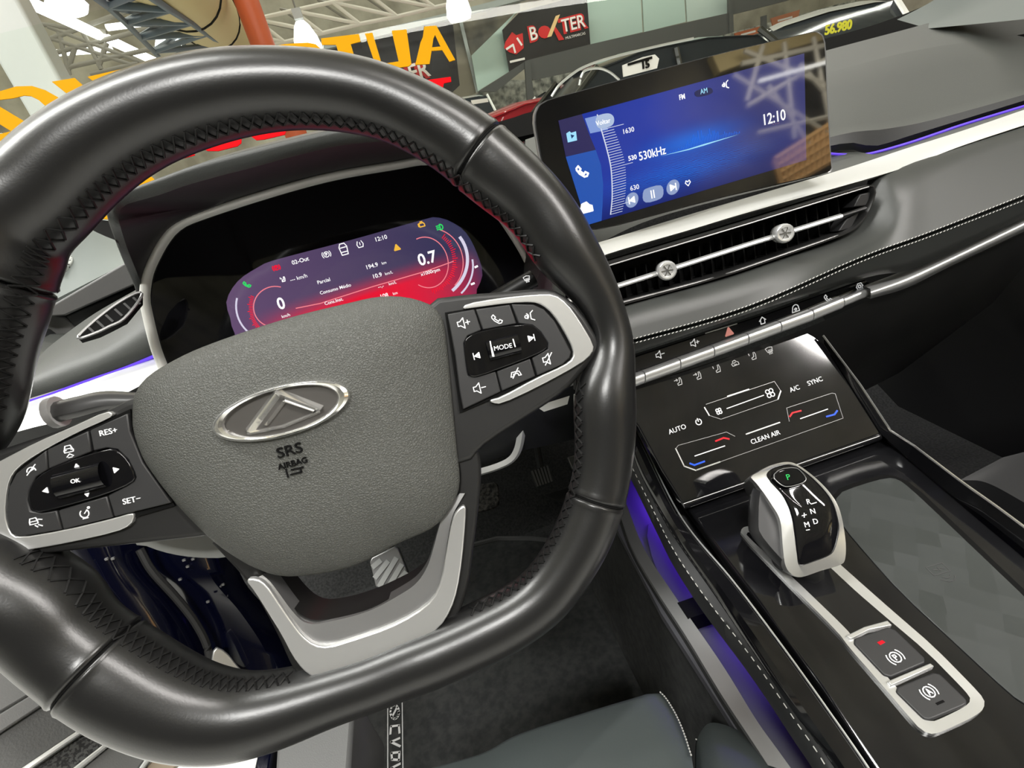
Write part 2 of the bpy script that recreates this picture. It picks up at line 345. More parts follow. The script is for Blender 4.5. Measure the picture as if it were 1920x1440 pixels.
# cross-laced stitching along the inner side of the rim
def rng_(p, q):
    a_, c_ = thof(*p), thof(*q); return (a_, c_ if c_ > a_ else c_+NR)
SKIP = [rng_((560, 1250), (862, 1150)), rng_((1065, 735), (1000, 510)), rng_((50, 795), (110, 1030))]
b = MB(); n = 170
for k in range(n+1):
    if k == n:
        if b.v: build('lacing', b, M['lace'], rim)
        break
    f0 = k*NR/n; f1 = (k+.9)*NR/n
    if any((a_ <= f0 <= c_) or (a_ <= f0+NR <= c_) for a_, c_ in SKIP):
        if b.v: build('lacing', b, M['lace'], rim); b = MB()
        continue
    pa = math.radians(163); w1 = math.radians(12)
    for (A, B) in (((f0, pa+w1), (f1, pa-w1)), ((f0, pa-w1), (f1, pa+w1))):
        if (A[1] > B[1]) == (k % 2 == 0) or True:
            P = [rimf(A[0], A[1], 1.0, .0002), rimf((A[0]+B[0])/2, (A[1]+B[1])/2, 1.0, .0006), rimf(B[0], B[1], 1.0, .0002)]
            b.tube(P, .00055, 4)
# spokes and their trims ------------------------------------------------
def sp(pix, n=2, k=.25): return [(q.x, q.y) for q in chai([V((x, y, 0)) for x, y in pix], n, True, k)]
rsp = [(800,560),(880,548),(930,545),(1017,537),(1060,545),(1100,575),(1133,640),(1128,662),(1092,700),(1065,732),(1005,772),(942,815),(900,842),(903,882),(895,965),(888,1028),(876,1115),(860,1155),(842,1188),(783,1222),(725,1250),(662,1272),(610,1290),(580,1285),(552,1265),(520,1200),(487,1133),(457,1087),(395,1020),(353,1003),(250,1020),(167,1031),(60,1043),(0,1052),(-60,1040),(-60,860),(0,842),(133,797),(200,768),(243,748),(300,735),(330,700),(600,640),(780,600)]
lip_in = [(600,1169),(662,1157),(725,1132),(779,1098),(804,1065),(817,998),(829,965),(840,935),(700,900),(460,960),(480,1060),(505,1095),(540,1140),(565,1165)]
# spoke body: solid frame with the opening above the lower trim left out
b = MB()
right = [(800,560),(880,550),(930,547),(1017,539),(1050,545),(1090,578),(1131,645),(1124,665),(1092,700),(1065,732),(1005,772),(942,812),(900,842),(880,870),(780,880),(700,700)]
b.slab(FW, sp(right, 1), -.014, .004)
sp_r = build('spoke', b, M['blackpl'], wheel, bevel=.003, seg=3)
b = MB().slab(FW, sp([(-70,866),(0,842),(133,797),(200,768),(243,746),(300,735),(420,760),(420,1000),(385,1008),(250,1022),(167,1031),(60,1043),(0,1050),(-90,1060)], 1), -.014, .004)
sp_l = build('spoke', b, M['blackpl'], wheel, bevel=.003, seg=3)
# lower spoke: a U of black plastic around the opening
uo = catm([FW.p(x, y, .002) for x, y in [(896,842),(903,882),(896,965),(888,1028),(878,1100),(862,1150),(842,1186),(783,1220),(725,1249),(662,1271),(605,1285),(575,1280),(550,1258),(520,1195),(487,1133),(457,1087),(395,1020)]], 5)
ui = catm([FW.p(x, y, .002) for x, y in [(850,850),(858,890),(852,940),(835,975),(822,1020),(810,1060),(785,1094),(725,1128),(662,1153),(600,1166),(570,1160),(545,1140),(520,1110),(500,1085),(475,1045),(460,1010),(440,990)]], 5)
uo = resam(uo, 60); ui = resam(ui, 60)
b = MB(); rows = [[q-FW.n*.02 for q in uo], uo, ui, [q-FW.n*.030 for q in ui], [q-FW.n*.02 for q in uo]]
b.loft(rows); sp_b = build('spoke', b, M['blackpl'], wheel, bevel=.002, seg=2)
lipo = resam(catm([FW.p(x, y, .004) for x, y in [(872,925),(854,955),(846,977),(837,1027),(827,1090),(812,1123),(775,1152),(725,1177),(662,1198),(617,1211),(587,1210),(567,1193),(547,1167),(520,1127),(500,1097),(482,1083)]], 5), 60)
lipi = resam(catm([FW.p(x, y, .003) for x, y in [(862,925),(832,960),(824,985),(812,1030),(800,1065),(779,1095),(745,1118),(700,1142),(655,1157),(600,1169),(585,1170),(566,1164),(545,1142),(520,1108),(506,1090),(492,1078)]], 5), 60)
b = MB().loft([[q-FW.n*.004 for q in lipo], lipo, lipi, [q-FW.n*.012 for q in lipi]])
build('spoke_lip', b, M['silver2'], sp_b, label='dark grey satin inner lip')
tri = [(874,944),(873,978),(867,1048),(858,1107),(846,1144),(825,1178),(783,1207),(725,1236),(662,1257),(612,1273),(588,1272),(567,1257),(547,1230),(527,1190),(500,1147),(477,1110),(458,1086),(481,1084),(500,1097),(520,1127),(547,1167),(567,1193),(589,1210),(617,1213),(662,1199),(725,1178),(775,1153),(812,1124),(828,1090),(838,1027),(847,977),(855,957)]
b = MB().slab(FW, sp(tri, 1), .003, .0068); build('spoke_trim', b, M['silver'], sp_b, bevel=.0012, seg=3, label='bright silver U-shaped trim')
# right and left silver trims and button fields
trr = [(865,580),(874,569),(930,559),(1005,551),(1040,551),(1064,568),(1087,600),(1114,646),(1112,662),(1090,682),(1005,728),(940,758),(923,756),(916,750),(940,744),(1005,708),(1057,685),(1074,672),(1075,655),(1057,620),(1036,588),(1017,572),(1000,566),(955,568),(888,577)]
build('spoke_trim', MB().slab(FW, sp(trr, 1), .003, .0066), M['silver'], sp_r, bevel=.0012, seg=3, label='bright silver trim')
trl = [(213,776),(200,770),(133,801),(67,829),(0,864),(-30,880),(-45,905),(-50,960),(-45,1010),(-25,1036),(0,1040),(67,1029),(133,1017),(217,998),(245,985),(252,965),(245,962),(213,972),(117,995),(33,1009),(17,998),(8,965),(12,915),(22,888),(45,867),(87,841),(150,808),(203,785)]
build('spoke_trim', MB().slab(FW, sp(trl, 1), .003, .0066), M['silver'], sp_l, bevel=.0012, seg=3, label='bright silver trim')
build('button_recess', MB().slab(FW, [(834,586),(888,577),(960,567),(1003,568),(1024,577),(1044,600),(1062,633),(1076,660),(1074,674),(1056,688),(1005,710),(940,741),(862,774),(856,730)], .002, .0052), M['seam'], sp_r)
build('button_recess', MB().slab(FW, [(12,1000),(4,965),(10,908),(26,882),(85,838),(167,802),(244,767),(249,807),(272,865),(328,948),(219,980),(117,1001),(34,1014)], .002, .0052), M['seam'], sp_l)
def button(pix, parent, ic=None, icp=None, size=26, txt=None, **kw):
    h = kw.pop('h', .0070); m = kw.pop('m', M['btn'])
    o = build('button', MB().slab(FW, pix, .004, h), m, parent, bevel=.0006, seg=2)
    for (t, x, y, s) in (txt or []): build('legend', text_mb(FW, t, x, y, s, (10, -2.2), h+.0003), M['white'], o)
    for (k, x, y, s) in (ic or []): build('icon', icon(FW, k, x, y, s, 1.7, (10, -2.4), h+.0004), M['white'], o)
    return o
button([(839,589),(887,580),(890,581),(903,619),(877,630),(870,643),(878,704),(896,705),(929,696),(939,734),(868,768),(861,730),(853,667)], sp_r, [('vol+', 868, 606, 20), ('vol-', 898, 728, 20)])
button([(892,580),(956,571),(969,607),(905,619)], sp_r, [('phone', 932, 598, 18)])
button([(959,570),(1000,571),(1020,580),(1040,602),(1058,635),(1071,660),(1068,671),(1055,683),(1007,704),(997,671),(1027,654),(1027,643),(1013,622),(998,610),(972,607)], sp_r, [('voice', 992, 593, 18), ('mute', 1028, 673, 20)])
button([(931,696),(994,672),(1004,705),(941,733)], sp_r, [('hang', 967, 701, 20)])
dp = button(sp([(869,645),(877,630),(905,619),(985,606),(1003,611),(1018,628),(1028,645),(1025,655),(1000,668),(955,685),(896,707),(880,706),(874,690)], 1), sp_r, [('prev', 894, 667, 17), ('fwd', 996, 634, 17)], m=M['glass_blk'], h=.0082)
dp['label'] = 'glossy black rocker pad'
b = MB()
c0 = FW.p(944, 651, .0085); uu = (FW.p(954, 648.4, .0085)-c0).normalized(); vv = FW.n.cross(uu)
b.loft([[c0+uu*a+vv*(.0052*math.cos(t))+FW.n*(.0035*math.sin(t)) for t in [math.pi*i/10 for i in range(11)]] for a in (-.0085, -.0078, .0078, .0085)])
r_ = build('roller', b, M['glass_blk'], dp); build('legend', text_mb(FW, 'MODE', 943, 651, 9, (10, -1.8), .0124), M['white'], r_)
b = MB().lines(FW, [[(919,640),(924,668)],[(922,652),(926,668)],[(962,636),(966,650)]], .0006, .0122); build('legend', b, M['white'], r_)
button([(17,913),(30,888),(45,876),(86,844),(89,881),(67,894),(54,920),(51,938),(57,958),(77,962),(106,957),(115,993),(34,1007),(17,995),(11,960)], sp_l, [('cruise_off', 58, 882, 20), ('lane', 66, 979, 22)])
button([(88,843),(165,808),(171,847),(91,880)], sp_l, [('car', 128, 843, 18)])
button([(168,807),(239,775),(243,808),(267,867),(320,943),(214,969),(202,929),(240,909),(254,894),(240,862),(220,843),(200,840),(175,846)], sp_l, txt=[('RES+', 203, 810, 12), ('SET−', 247, 938, 12)])
button([(109,957),(200,930),(211,970),(118,993)], sp_l, [('gauge', 158, 963, 20)])
dp = button(sp([(52,935),(54,918),(67,895),(110,870),(200,841),(220,844),(240,863),(254,893),(248,906),(200,927),(133,947),(77,961),(58,958)], 1), sp_l, [('tri_l', 85, 920, 13), ('tri_r', 217, 881, 13), ('tri_u', 143, 873, 9), ('tri_d', 163, 928, 9)], m=M['glass_blk'], h=.0082)
dp['label'] = 'glossy black rocker pad'
c0 = FW.p(153, 900, .0085); uu = (FW.p(163, 897.4, .0085)-c0).normalized(); vv = FW.n.cross(uu)
b = MB().loft([[c0+uu*a+vv*(.0062*math.cos(t))+FW.n*(.0042*math.sin(t)) for t in [math.pi*i/10 for i in range(11)]] for a in (-.0105, -.0095, .0095, .0105)])
r_ = build('roller', b, M['glass_blk'], dp); build('legend', text_mb(FW, 'OK', 141, 902, 9, (10, -1.8), .0131), M['white'], r_)
# airbag cover: a domed cushion ----------------------------------------
cov = [(249,760),(256,732),(275,708),(309,685),(369,655),(462,621),(556,592),(650,569),(706,557),(750,556),(785,563),(812,575),(830,599),(838,651),(847,745),(856,839),(862,895),(858,925),(840,960),(807,992),(744,1020),(690,1050),(640,1068),(567,1080),(520,1079),(483,1067),(450,1050),(400,1015),(347,963),(320,932),(290,893),(267,857),(250,807)]
co = resam(catm([FW.p(x, y, .006) for x, y in cov], 6, True), 96, True)
cc = FW.p(548, 812, .006)
HD = .016
rows = [[q-FW.n*.014 for q in co]]
def dome(t): return HD*(1-(1-t)**2.2)
prof = [(0, 0), (.015, .09), (.04, .2), (.08, .34), (.14, .5), (.22, .66), (.34, .82), (.48, .92), (.64, .975), (.82, .995), (.96, 1)]
for t, hh in prof: rows.append([q.lerp(cc, t)+FW.n*(HD*hh) for q in co])
b = MB().loft(rows, True, True)
cover = build('airbag_cover', b, M['airbag'], wheel, smooth=180, label='grained grey leather-look airbag cover')
def domeh(q):
    a, c = FW.loc(q); best = 9
    for p_ in co:
        pa, pb = FW.loc(p_); best = min(best, math.hypot(a-pa, c-pb))
    return min(HD, HD*(1-(1-min(1, best/.05))**2.2))
# badge
HB = .006+HD
ec, ea, eb = (527, 771), (128, -36.5), (17.5, 45)
def ell(k, h, n=72): return [FW.p(ec[0]+k*(ea[0]*math.cos(t)+eb[0]*math.sin(t)), ec[1]+k*(ea[1]*math.cos(t)+eb[1]*math.sin(t)), h) for t in [2*math.pi*i/n for i in range(n)]]
b = MB().loft([ell(1.0, HB-.004), ell(1.0, HB+.0012), ell(.975, HB+.0026), ell(.92, HB+.0034), ell(.86, HB+.0028), ell(.82, HB+.0012), ell(.82, HB-.001)], True)
em = build('emblem', b, M['chrome'], cover, label='oval chrome badge')
build('emblem_base', MB().prism(ell(.87, HB+.0002), ell(.87, HB-.003)), mat('badge_base', (.09, .085, .08), .3, .3), em)
def ridge(path, wpx, h0, h1):
    b = MB(); P = [FW.p(x, y, h0) for x, y in path]
    for a, c in zip(P, P[1:]):
        t = (c-a).normalized(); e = FW.n.cross(t)*(wpx*.000274/1)
        b.add([a-e, a+e, c+e, c-e, a+FW.n*(h1-h0), c+FW.n*(h1-h0)], [(0, 4, 5, 3), (4, 1, 2, 5), (0, 1, 4), (3, 5, 2)])
    return b
b = ridge([(468,808),(522,735)], 8, HB, HB+.0036); c_ = ridge([(519,735),(604,768)], 8, HB, HB+.0036); b.add(c_.v, c_.f)
c_ = ridge([(500,796),(534,752),(590,771)], 3.5, HB, HB+.003); b.add(c_.v, c_.f)
c_ = ridge([(466,812),(530,800),(600,772)], 3.5, HB, HB+.0022); b.add(c_.v, c_.f)
build('emblem_bars', b, M['chrome'], em, smooth=0)
b = text_mb(FW, 'SRS', 543, 845, 21, (10, -2.7), HB+.0004, ext=.0004, sx=1.15, bold=.008)
text_mb(FW, 'AIRBAG', 549, 869, 12, (10, -2.7), HB+.0004, ext=.0004, mb=b, bold=.006)
b.lines(FW, [[(536,880),(540,895)],[(545,890),(565,885),(563,877)],[(546,881),(568,876)]], .0008, HB+.0006)
build('embossed_lettering', b, M['seam'], cover)
# rear shroud of hub hidden between cover and spokes
build('hub', MB().slab(FW, sp([(262,757),(309,695),(462,632),(650,580),(750,566),(812,590),(835,660),(852,840),(856,910),(800,985),(640,1055),(520,1065),(450,1040),(350,955),(262,810)], 1), -.03, .004), M['seam'], wheel)

# ================================================================== STEERING COLUMN, STALKS
FC2 = Fr(FW.o-FW.n*.045, tilt(25))
col = thing('steering_column_shroud', 'grey plastic steering column shroud showing under the left wheel spoke', 'steering column', FC2.o)
arc = [(250,1012),(263,1019),(300,1033),(340,1042),(385,1046),(428,1044),(500,1025),(600,960),(560,700),(350,720),(240,850)]
top = resam(catm([FC2.p(x, y) for x, y in arc], 6, True), 64, True)
cen = sum(top, V((0, 0, 0)))/64
rows = [[q.lerp(cen, .12)+FC2.n*.006 for q in top], top]+[[q.lerp(cen, k)-FC2.n*d for q in top] for k, d in ((.0, .02), (.1, .06), (.15, .12))]
build('shroud', MB().loft(rows, True, True), M['beige'], col, smooth=50)
st = thing('indicator_stalk', 'chrome-collared indicator stalk poking out left of the wheel hub', 'stalk', FC2.p(160, 770))
FS1 = Fr(FW.o-FW.n*.03, tilt(25))
P = catm([FS1.p(x, y) for x, y in [(330,745),(260,750),(200,751),(150,762),(108,772)]], 5)
build('lever', MB().tube(P, lambda t: .0035+.0035*min(1, t*1.6), 12, flat=.8), mat('stalk_grey', (.06, .06, .06), .3, 0), st)
P2 = [FS1.p(x, y) for x, y in [(112,771),(98,775)]]
build('collar', MB().tube(P2, .0085, 16), mat('collar_grey', (.45, .45, .45), .45, 0), st)
st = thing('wiper_stalk', 'black wiper stalk end with a white window icon at the top of the right spoke', 'stalk', FC2.p(985, 530))
FS2 = Fr(FW.o-FW.n*.03, tilt(25))
P = [FS2.p(x, y) for x, y in [(900,580),(960,545),(1000,522)]]
lv = build('lever', MB().tube(P, .0055, 12), M['blackpl'], st)
build('icon', icon(Fr(FS2.o+FS2.n*.0062, tilt(25)), 'defr', 988, 523, 12, 1.4), M['white'], lv)
# ================================================================== INSTRUMENT CLUSTER
FCl = Fr(CAM+V((0, .46, -.1)), tilt(20))
clu = thing('instrument_cluster', 'wide digital instrument cluster in a silver-edged frame behind the steering wheel', 'instrument cluster', FCl.p(600, 560))
bez = [(300,700),(283,654),(266,585),(262,553),(268,510),(284,473),(303,441),(326,417),(366,398),(492,357),(617,323),(742,301),(800,293),(845,305),(885,335),(935,390),(968,437),(992,478),(1000,505),(990,528),(968,546),(930,575),(890,720),(600,800),(330,800)]
bo = resam(catm([FCl.p(x, y) for x, y in bez], 6, True), 140, True)
bc = FCl.p(640, 560)
def off(P, d, n):    # inward offset of a closed loop lying on a plane
    r = []
    for i in range(len(P)):
        t = (P[(i+2) % len(P)]-P[i-2]).normalized(); e = n.cross(t)
        if e.dot(bc-P[i]) < 0: e = -e
        r.append(P[i]+e*d)
    return r
rings = [[q-FCl.n*.012 for q in bo], [q+FCl.n*.001 for q in bo], [q+FCl.n*.003 for q in off(bo, .0018, FCl.n)], [q+FCl.n*.0025 for q in off(bo, .0042, FCl.n)], [q-FCl.n*.001 for q in off(bo, .0062, FCl.n)], [q-FCl.n*.006 for q in off(bo, .0066, FCl.n)]]
build('bezel', MB().loft([r+[r[0]] for r in rings]), mat('bezel_silver', (.72, .72, .68), .35, .15), clu, smooth=180, label='satin silver frame')
pn = [q-FCl.n*.0035 for q in off(bo, .0060, FCl.n)]
face = build('face_panel', MB().prism(pn, [q-FCl.n*.01 for q in pn]), M['glass_blk'], clu, label='glossy black face')
FD = Fr(FCl.o-FCl.n*.0033, tilt(20))
# display: the colours it shows (dark violet with a red band and two dials) depend only on the place on the display
dm = mat('cluster_display', (0, 0, 0), .08, emit=(.1, .08, .2), es=1)
nt = dm.node_tree; bs = nt.nodes['Principled BSDF']; tc = nt.nodes.new('ShaderNodeTexCoord'); sep = nt.nodes.new('ShaderNodeSeparateXYZ'); nt.links.new(tc.outputs['UV'], sep.inputs[0])
def mth(nt, op, a, b=None, c=None, clamp=False):
    n = nt.nodes.new('ShaderNodeMath'); n.operation = op; n.use_clamp = clamp
    for i, x in enumerate((a, b, c)):
        if x is None: continue
        if isinstance(x, (int, float)): n.inputs[i].default_value = x
        else: nt.links.new(x, n.inputs[i])
    return n.outputs[0]
def mixc(nt, f, a, b):
    n = nt.nodes.new('ShaderNodeMix'); n.data_type = 'RGBA'
    nt.links.new(f, n.inputs[0]) if not isinstance(f, float) else setattr(n.inputs[0], 'default_value', f)
    for i, x in ((6, a), (7, b)):
        if isinstance(x, tuple): n.inputs[i].default_value = (*x, 1)
        else: nt.links.new(x, n.inputs[i])
    return n.outputs[2]
U, Vv = sep.outputs[0], sep.outputs[1]
# UV: u along the display 0..1, v 0 at the bottom .. 1 at the top
line = mth(nt, 'ADD', .42, mth(nt, 'MULTIPLY', U, .05))
below = mth(nt, 'SUBTRACT', line, Vv)
m1 = mth(nt, 'MULTIPLY', mth(nt, 'SMOOTH_MIN', mth(nt, 'MULTIPLY', mth(nt, 'ADD', below, .16), 4.5, clamp=True), 1.0, .1), 1.0, clamp=True)
dxc = mth(nt, 'ABSOLUTE', mth(nt, 'SUBTRACT', U, .58)); m2 = mth(nt, 'SUBTRACT', 1.0, mth(nt, 'MULTIPLY', mth(nt, 'POWER', mth(nt, 'MULTIPLY', dxc, 2.0), 2.0), 1.0), clamp=True)
msk = mth(nt, 'MULTIPLY', mth(nt, 'POWER', m1, 2.0), m2, clamp=True)
base = mixc(nt, U, (.13, .075, .16), (.035, .035, .09))
nt.links.new(mixc(nt, msk, base, (.85, .004, .03)), bs.inputs['Emission Color'])
dpx = [(440,625),(433,600),(424,570),(432,546),(448,525),(467,511),(490,498),(517,487),(658,450),(804,409),(822,408),(840,413),(867,429),(884,452),(897,482),(904,505),(903,525),(892,548),(870,640),(500,740)]
P = resam(catm([FD.p(x, y) for x, y in dpx], 4, True), 90, True)
disp = build('display', MB().prism(P, [q-FD.n*.001 for q in P]), dm, clu, label='lit display with a red band and two dials')
def planeuv(o, org, eu, ev, fr):
    me = o.data; uv = me.uv_layers.new(name='uv')
    for lp in me.loops:
        q = me.vertices[lp.vertex_index].co+ORG[o]-org
        uv.data[lp.index].uv = (q.dot(eu)/eu.length_squared, q.dot(ev)/ev.length_squared)
o0 = FD.p(455, 700); eu = FD.p(890, 565)-o0; ev = FD.n.cross(eu).normalized()*((FD.p(645, 450)-o0).dot(FD.n.cross(eu).normalized()))
planeuv(disp, o0, eu, ev, FD)
S1 = (10, -2.75)
def ctext(items, m, par=disp, fr=FD, d=S1):
    for it in items:
        t, x, y, hh = it[:4]; build('readout', text_mb(fr, t, x, y, hh, d, .0005, .0001, sx=it[4] if len(it) > 4 else 1, bold=it[5] if len(it) > 5 else 0), m, par)
ctext([('02-Out', 563, 489, 8, 1, .01), ('12:10', 714, 447, 8, 1, .01), ('0', 527, 570, 23, .9, .02), ('km/h', 536, 592, 6), ('0.7', 801, 485, 22, .95, .02), ('x1000rpm', 807, 510, 6.5, 1, .01),
       ('194.9', 697, 499, 8, 1, .012), ('km', 720, 493, 5.5), ('10.9', 707, 517, 8, 1, .012), ('km/L', 729, 512, 5.5), ('--,-', 714, 537, 7), ('km/L', 736, 531, 5.5), ('108', 720, 555, 8, 1, .012), ('km', 741, 550, 5.5),
       ('Parcial', 607, 527, 7, 1, .006), ('Consumo Médio', 629, 542, 6.5, 1, .006), ('Cons.Inst.', 626, 565, 6.5, 1, .006), ('--- km/h', 560, 521, 7.5), ('1', 529, 525, 7)], M['e_white'])
def dicon(k, x, y, s, m, w=1.5, fr=FD, par=disp, d=S1): return build('indicator', icon(fr, k, x, y, s, w, d, .0006), m, par)
dicon('park', 518, 502, 15, M['e_red']); dicon('park', 612, 477, 17, M['e_white'], 1.3); dicon('suv', 644, 467, 21, M['e_white'], 1.7); dicon('tyre', 675, 458, 12, M['e_white'])
dicon('eng', 791, 421, 12, M['e_amber'], 2); dicon('lamp', 825, 426, 13, M['e_green'], 2); dicon('haz', 744, 464, 10, M['e_amber'], 3); dicon('phone', 463, 533, 12, M['e_green'], 2); dicon('seat2', 530, 524, 9, M['e_white'])
def arcp(cx, cy, rx, ry, rot, a0, a1, n=20):
    r = math.radians(rot); out = []
    for i in range(n+1):
        t = math.radians(a0+(a1-a0)*i/n); a, b_ = rx*math.cos(t), ry*math.sin(t)
        out.append((cx+a*math.cos(r)-b_*math.sin(r), cy+a*math.sin(r)+b_*math.cos(r)))
    return out
dpm = emis('dial_pink', (1, .25, .3), .9)
for a_ in (arcp(800, 492, 40, 48, -15, -100, 130, 30), [(555,578),(600,569),(700,537),(800,508),(850,490)], arcp(515, 575, 40, 38, -15, 60, 300, 30), arcp(812, 490, 56, 62, -15, -60, 60, 24)): build('dial_line', MB().lines(FD, [a_], .0008, .0005), dpm, disp)
for cx, cy, a0, a1 in ((802, 490, -55, 80), (520, 575, 95, 200)):
    b = MB()
    for i in range(34):
        t = math.radians(a0+(a1-a0)*i/33); c, s = math.cos(t), math.sin(t); b.lines(FD, [[(cx+47*c, cy+53*s), (cx+(53 if i % 4 else 56)*c, cy+(59 if i % 4 else 62)*s)]], .0006, .0005)
    build('dial_ticks', b, M['e_red'], disp)
dwm = emis('dial_white', (.85, .8, 1), .8)
for a_, w_ in ((arcp(795, 490, 82, 75, -15, -20, 62, 20), .0028), (arcp(815, 500, 72, 70, -15, 5, 60, 14), .0016), (arcp(520, 570, 78, 70, -15, 120, 205, 16), .0014)): build('dial_sweep', MB().lines(FD, [a_], w_, .0005), dwm, disp)
for l_ in ([(891,501),(895,499)],[(884,533),(889,531)]): build('indicator', MB().lines(FD, [l_], .0018, .0005), M['e_white'], disp)
# hood (binnacle) ------------------------------------------------------
FH = Fr(CAM+V((0, .38, 0)), tilt(20))
hood = thing('instrument_hood', 'grained grey hood arching over the instrument cluster', 'dashboard hood', FH.p(520, 300))
out_ = [(275,610),(268,580),(257,540),(237,493),(218,441),(206,404),(206,390),(215,377),(232,364),(268,348),(313,330),(385,304),(471,280),(567,256),(640,240),(720,231),(800,228),(860,235),(930,262),(985,330),(1040,420),(1060,520),(1055,620)]
in_ = [(285,610),(276,580),(266,535),(241,472),(226,426),(222,404),(227,391),(240,382),(262,376),(304,364),(345,349),(405,332),(471,315),(567,289),(640,273),(720,265),(790,262),(845,270),(910,300),(965,360),(1015,440),(1035,530),(1030,620)]
def hp_(x, y):
    if y > 430 and x < 400:
        t = min(1.25, (y-430)/90); f2 = Fr(FH.o+V((0, .112*t, 0)), FH.n); return f2.p(x, y)
    return FH.p(x, y)
oh = resam(catm([hp_(x, y) for x, y in out_], 6), 110); ih = resam(catm([hp_(x, y) for x, y in in_], 6), 110)
back = [V((q.x*1.0, .80, CAM.z-.03+(q.z-CAM.z)*.5)) if False else q+V((0, .34, -.02)) for q in oh]
mid = [q+V((0, .05, .004)) for q in oh]
build('hood_top', MB().loft([back, mid, [q+V((0, .008, .0005)) for q in oh]]), M['dash'], hood, smooth=60)
lipm = [a.lerp(c, .5)+FH.n*.006 for a, c in zip(oh, ih)]
build('hood_lip', MB().loft([[q+V((0, .009, .0005)) for q in oh], oh, [a.lerp(c, .2)+FH.n*.005 for a, c in zip(oh, ih)], lipm, [a.lerp(c, .85)+FH.n*.003 for a, c in zip(oh, ih)], ih]), M['dash'], hood, smooth=180)
bzo = resam(catm([FCl.p(x, y) for x, y in bez[:22]], 6), 110)
bzo = [FCl.p(330,700)]+bzo[1:] if False else bzo
ctr = FCl.p(640, 560)
bzo2 = [q+(q-ctr).normalized()*.002-FCl.n*.010 for q in bzo]
build('hood_inner', MB().loft([ih, [a.lerp(c, .5) for a, c in zip(ih, bzo2)], bzo2]), M['softblk'], hood, smooth=60, label='soft black inner wall')

# ================================================================== INFOTAINMENT SCREEN
FS = Fr(CAM+V((0, .47, 0)), tilt(10))
scr = thing('infotainment_screen', 'tablet-style touchscreen showing a blue radio page on top of the dashboard', 'screen', FS.p(1290, 330))
ho = [(1000,232),(1001,212),(1008,197),(1025,187),(1160,150),(1360,97),(1515,61),(1533,58),(1544,65),(1549,82),(1554,200),(1559,290),(1562,321),(1535,329),(1340,374),(1125,432),(1060,430),(1034,380),(1012,300)]
hp = sp(ho, 1, .15)
T = [FS.p(x, y) for x, y in hp]; c = sum(T, V((0, 0, 0)))/len(T)
build('housing', MB().loft([[q.lerp(c, .06)-FS.n*.016 for q in T], [q.lerp(c, .01)-FS.n*.009 for q in T], [q-FS.n*.004 for q in T], [q-FS.n*.0005 for q in T], [q.lerp(c, .010)-FS.n*.0012 for q in T]], True, True), M['silver2'], scr, smooth=60)
gm = mottle(mat('screen_glass', (.008, .008, .008), .03, spec=.9), (.006, .006, .006), (.01, .01, .01), 5)
gl = build('cover_glass', MB().loft([[q.lerp(c, .011)-FS.n*.0015 for q in T], [q.lerp(c, .014)+FS.n*.0005 for q in T]], True, True), gm, scr, smooth=30, label='glossy black cover glass')
FT = Fr(FS.o+FS.n*.0008, tilt(10))
sm = mat('screen_display', (0, 0, 0), .04, emit=(.02, .05, .5), es=1, spec=.8); nt = sm.node_tree; bs = nt.nodes['Principled BSDF']
tc = nt.nodes.new('ShaderNodeTexCoord'); sep = nt.nodes.new('ShaderNodeSeparateXYZ'); nt.links.new(tc.outputs['UV'], sep.inputs[0]); U, Vv = sep.outputs[0], sep.outputs[1]
def gauss(nt, x, c, s):
    d = mth(nt, 'DIVIDE', mth(nt, 'SUBTRACT', x, c), s); return mth(nt, 'POWER', 2.718, mth(nt, 'MULTIPLY', mth(nt, 'MULTIPLY', d, d), -1.0))
g1 = mth(nt, 'MULTIPLY', gauss(nt, U, .50, .17), gauss(nt, Vv, .50, .10))                    # glow round the horizon line
wv = nt.nodes.new('ShaderNodeTexWave'); wv.inputs['Scale'].default_value = 7; wv.bands_direction = 'Y'; wv.inputs['Distortion'].default_value = 6; wv.inputs['Detail'].default_value = 3
mp = nt.nodes.new('ShaderNodeMapping'); mp.inputs['Scale'].default_value = (3, 3, 1); nt.links.new(tc.outputs['UV'], mp.inputs[0]); nt.links.new(mp.outputs[0], wv.inputs[0])
g2 = mth(nt, 'MULTIPLY', mth(nt, 'MULTIPLY', gauss(nt, U, .46, .26), gauss(nt, Vv, .25, .12)), mth(nt, 'MULTIPLY', wv.outputs['Fac'], .75))
base = mixc(nt, mth(nt, 'MULTIPLY', mth(nt, 'SUBTRACT', U, .35), 2.2, clamp=True), (.018, .040, .34), (.045, .047, .16))
base = mixc(nt, mth(nt, 'MULTIPLY', mth(nt, 'SUBTRACT', .30, Vv), 2.6, clamp=True), base, (.006, .012, .11))
base = mixc(nt, mth(nt, 'ADD', mth(nt, 'MULTIPLY', g1, .6), g2, clamp=True), base, (.0, .18, .85))
nt.links.new(base, bs.inputs['Emission Color'])
dp4 = [(1047,226),(1508,100),(1512,300),(1101,422)]
disp = build('display', MB().slab(FT, dp4, -.0006, 0), sm, scr, smooth=0, label='lit blue radio page')
o0 = FT.p(1101, 422); eu = FT.p(1512, 300)-o0; n_ = FT.n.cross(eu).normalized(); ev = n_*((FT.p(1047, 226)-o0).dot(n_)); planeuv(disp, o0, eu, ev, FT)
S2 = (10, -2.6)
build('side_tab', MB().slab(FT, [(1047,226),(1091,214),(1104,250),(1117,281),(1061,294)], 0, .0003), emis('tab_dark', (.022, .018, .09), 1), disp)
build('side_tab', MB().slab(FT, [(1061,294),(1117,281),(1127,310),(1131,345),(1130,380),(1128,414),(1101,422)], 0, .0003), emis('tab_blue', (.015, .085, .42), 1), disp)
build('side_tab', MB().slab(FT, [(1097,222),(1131,214),(1140,243),(1107,250)], 0, .0004), emis('tab_light', (.22, .33, .68), 1), disp)
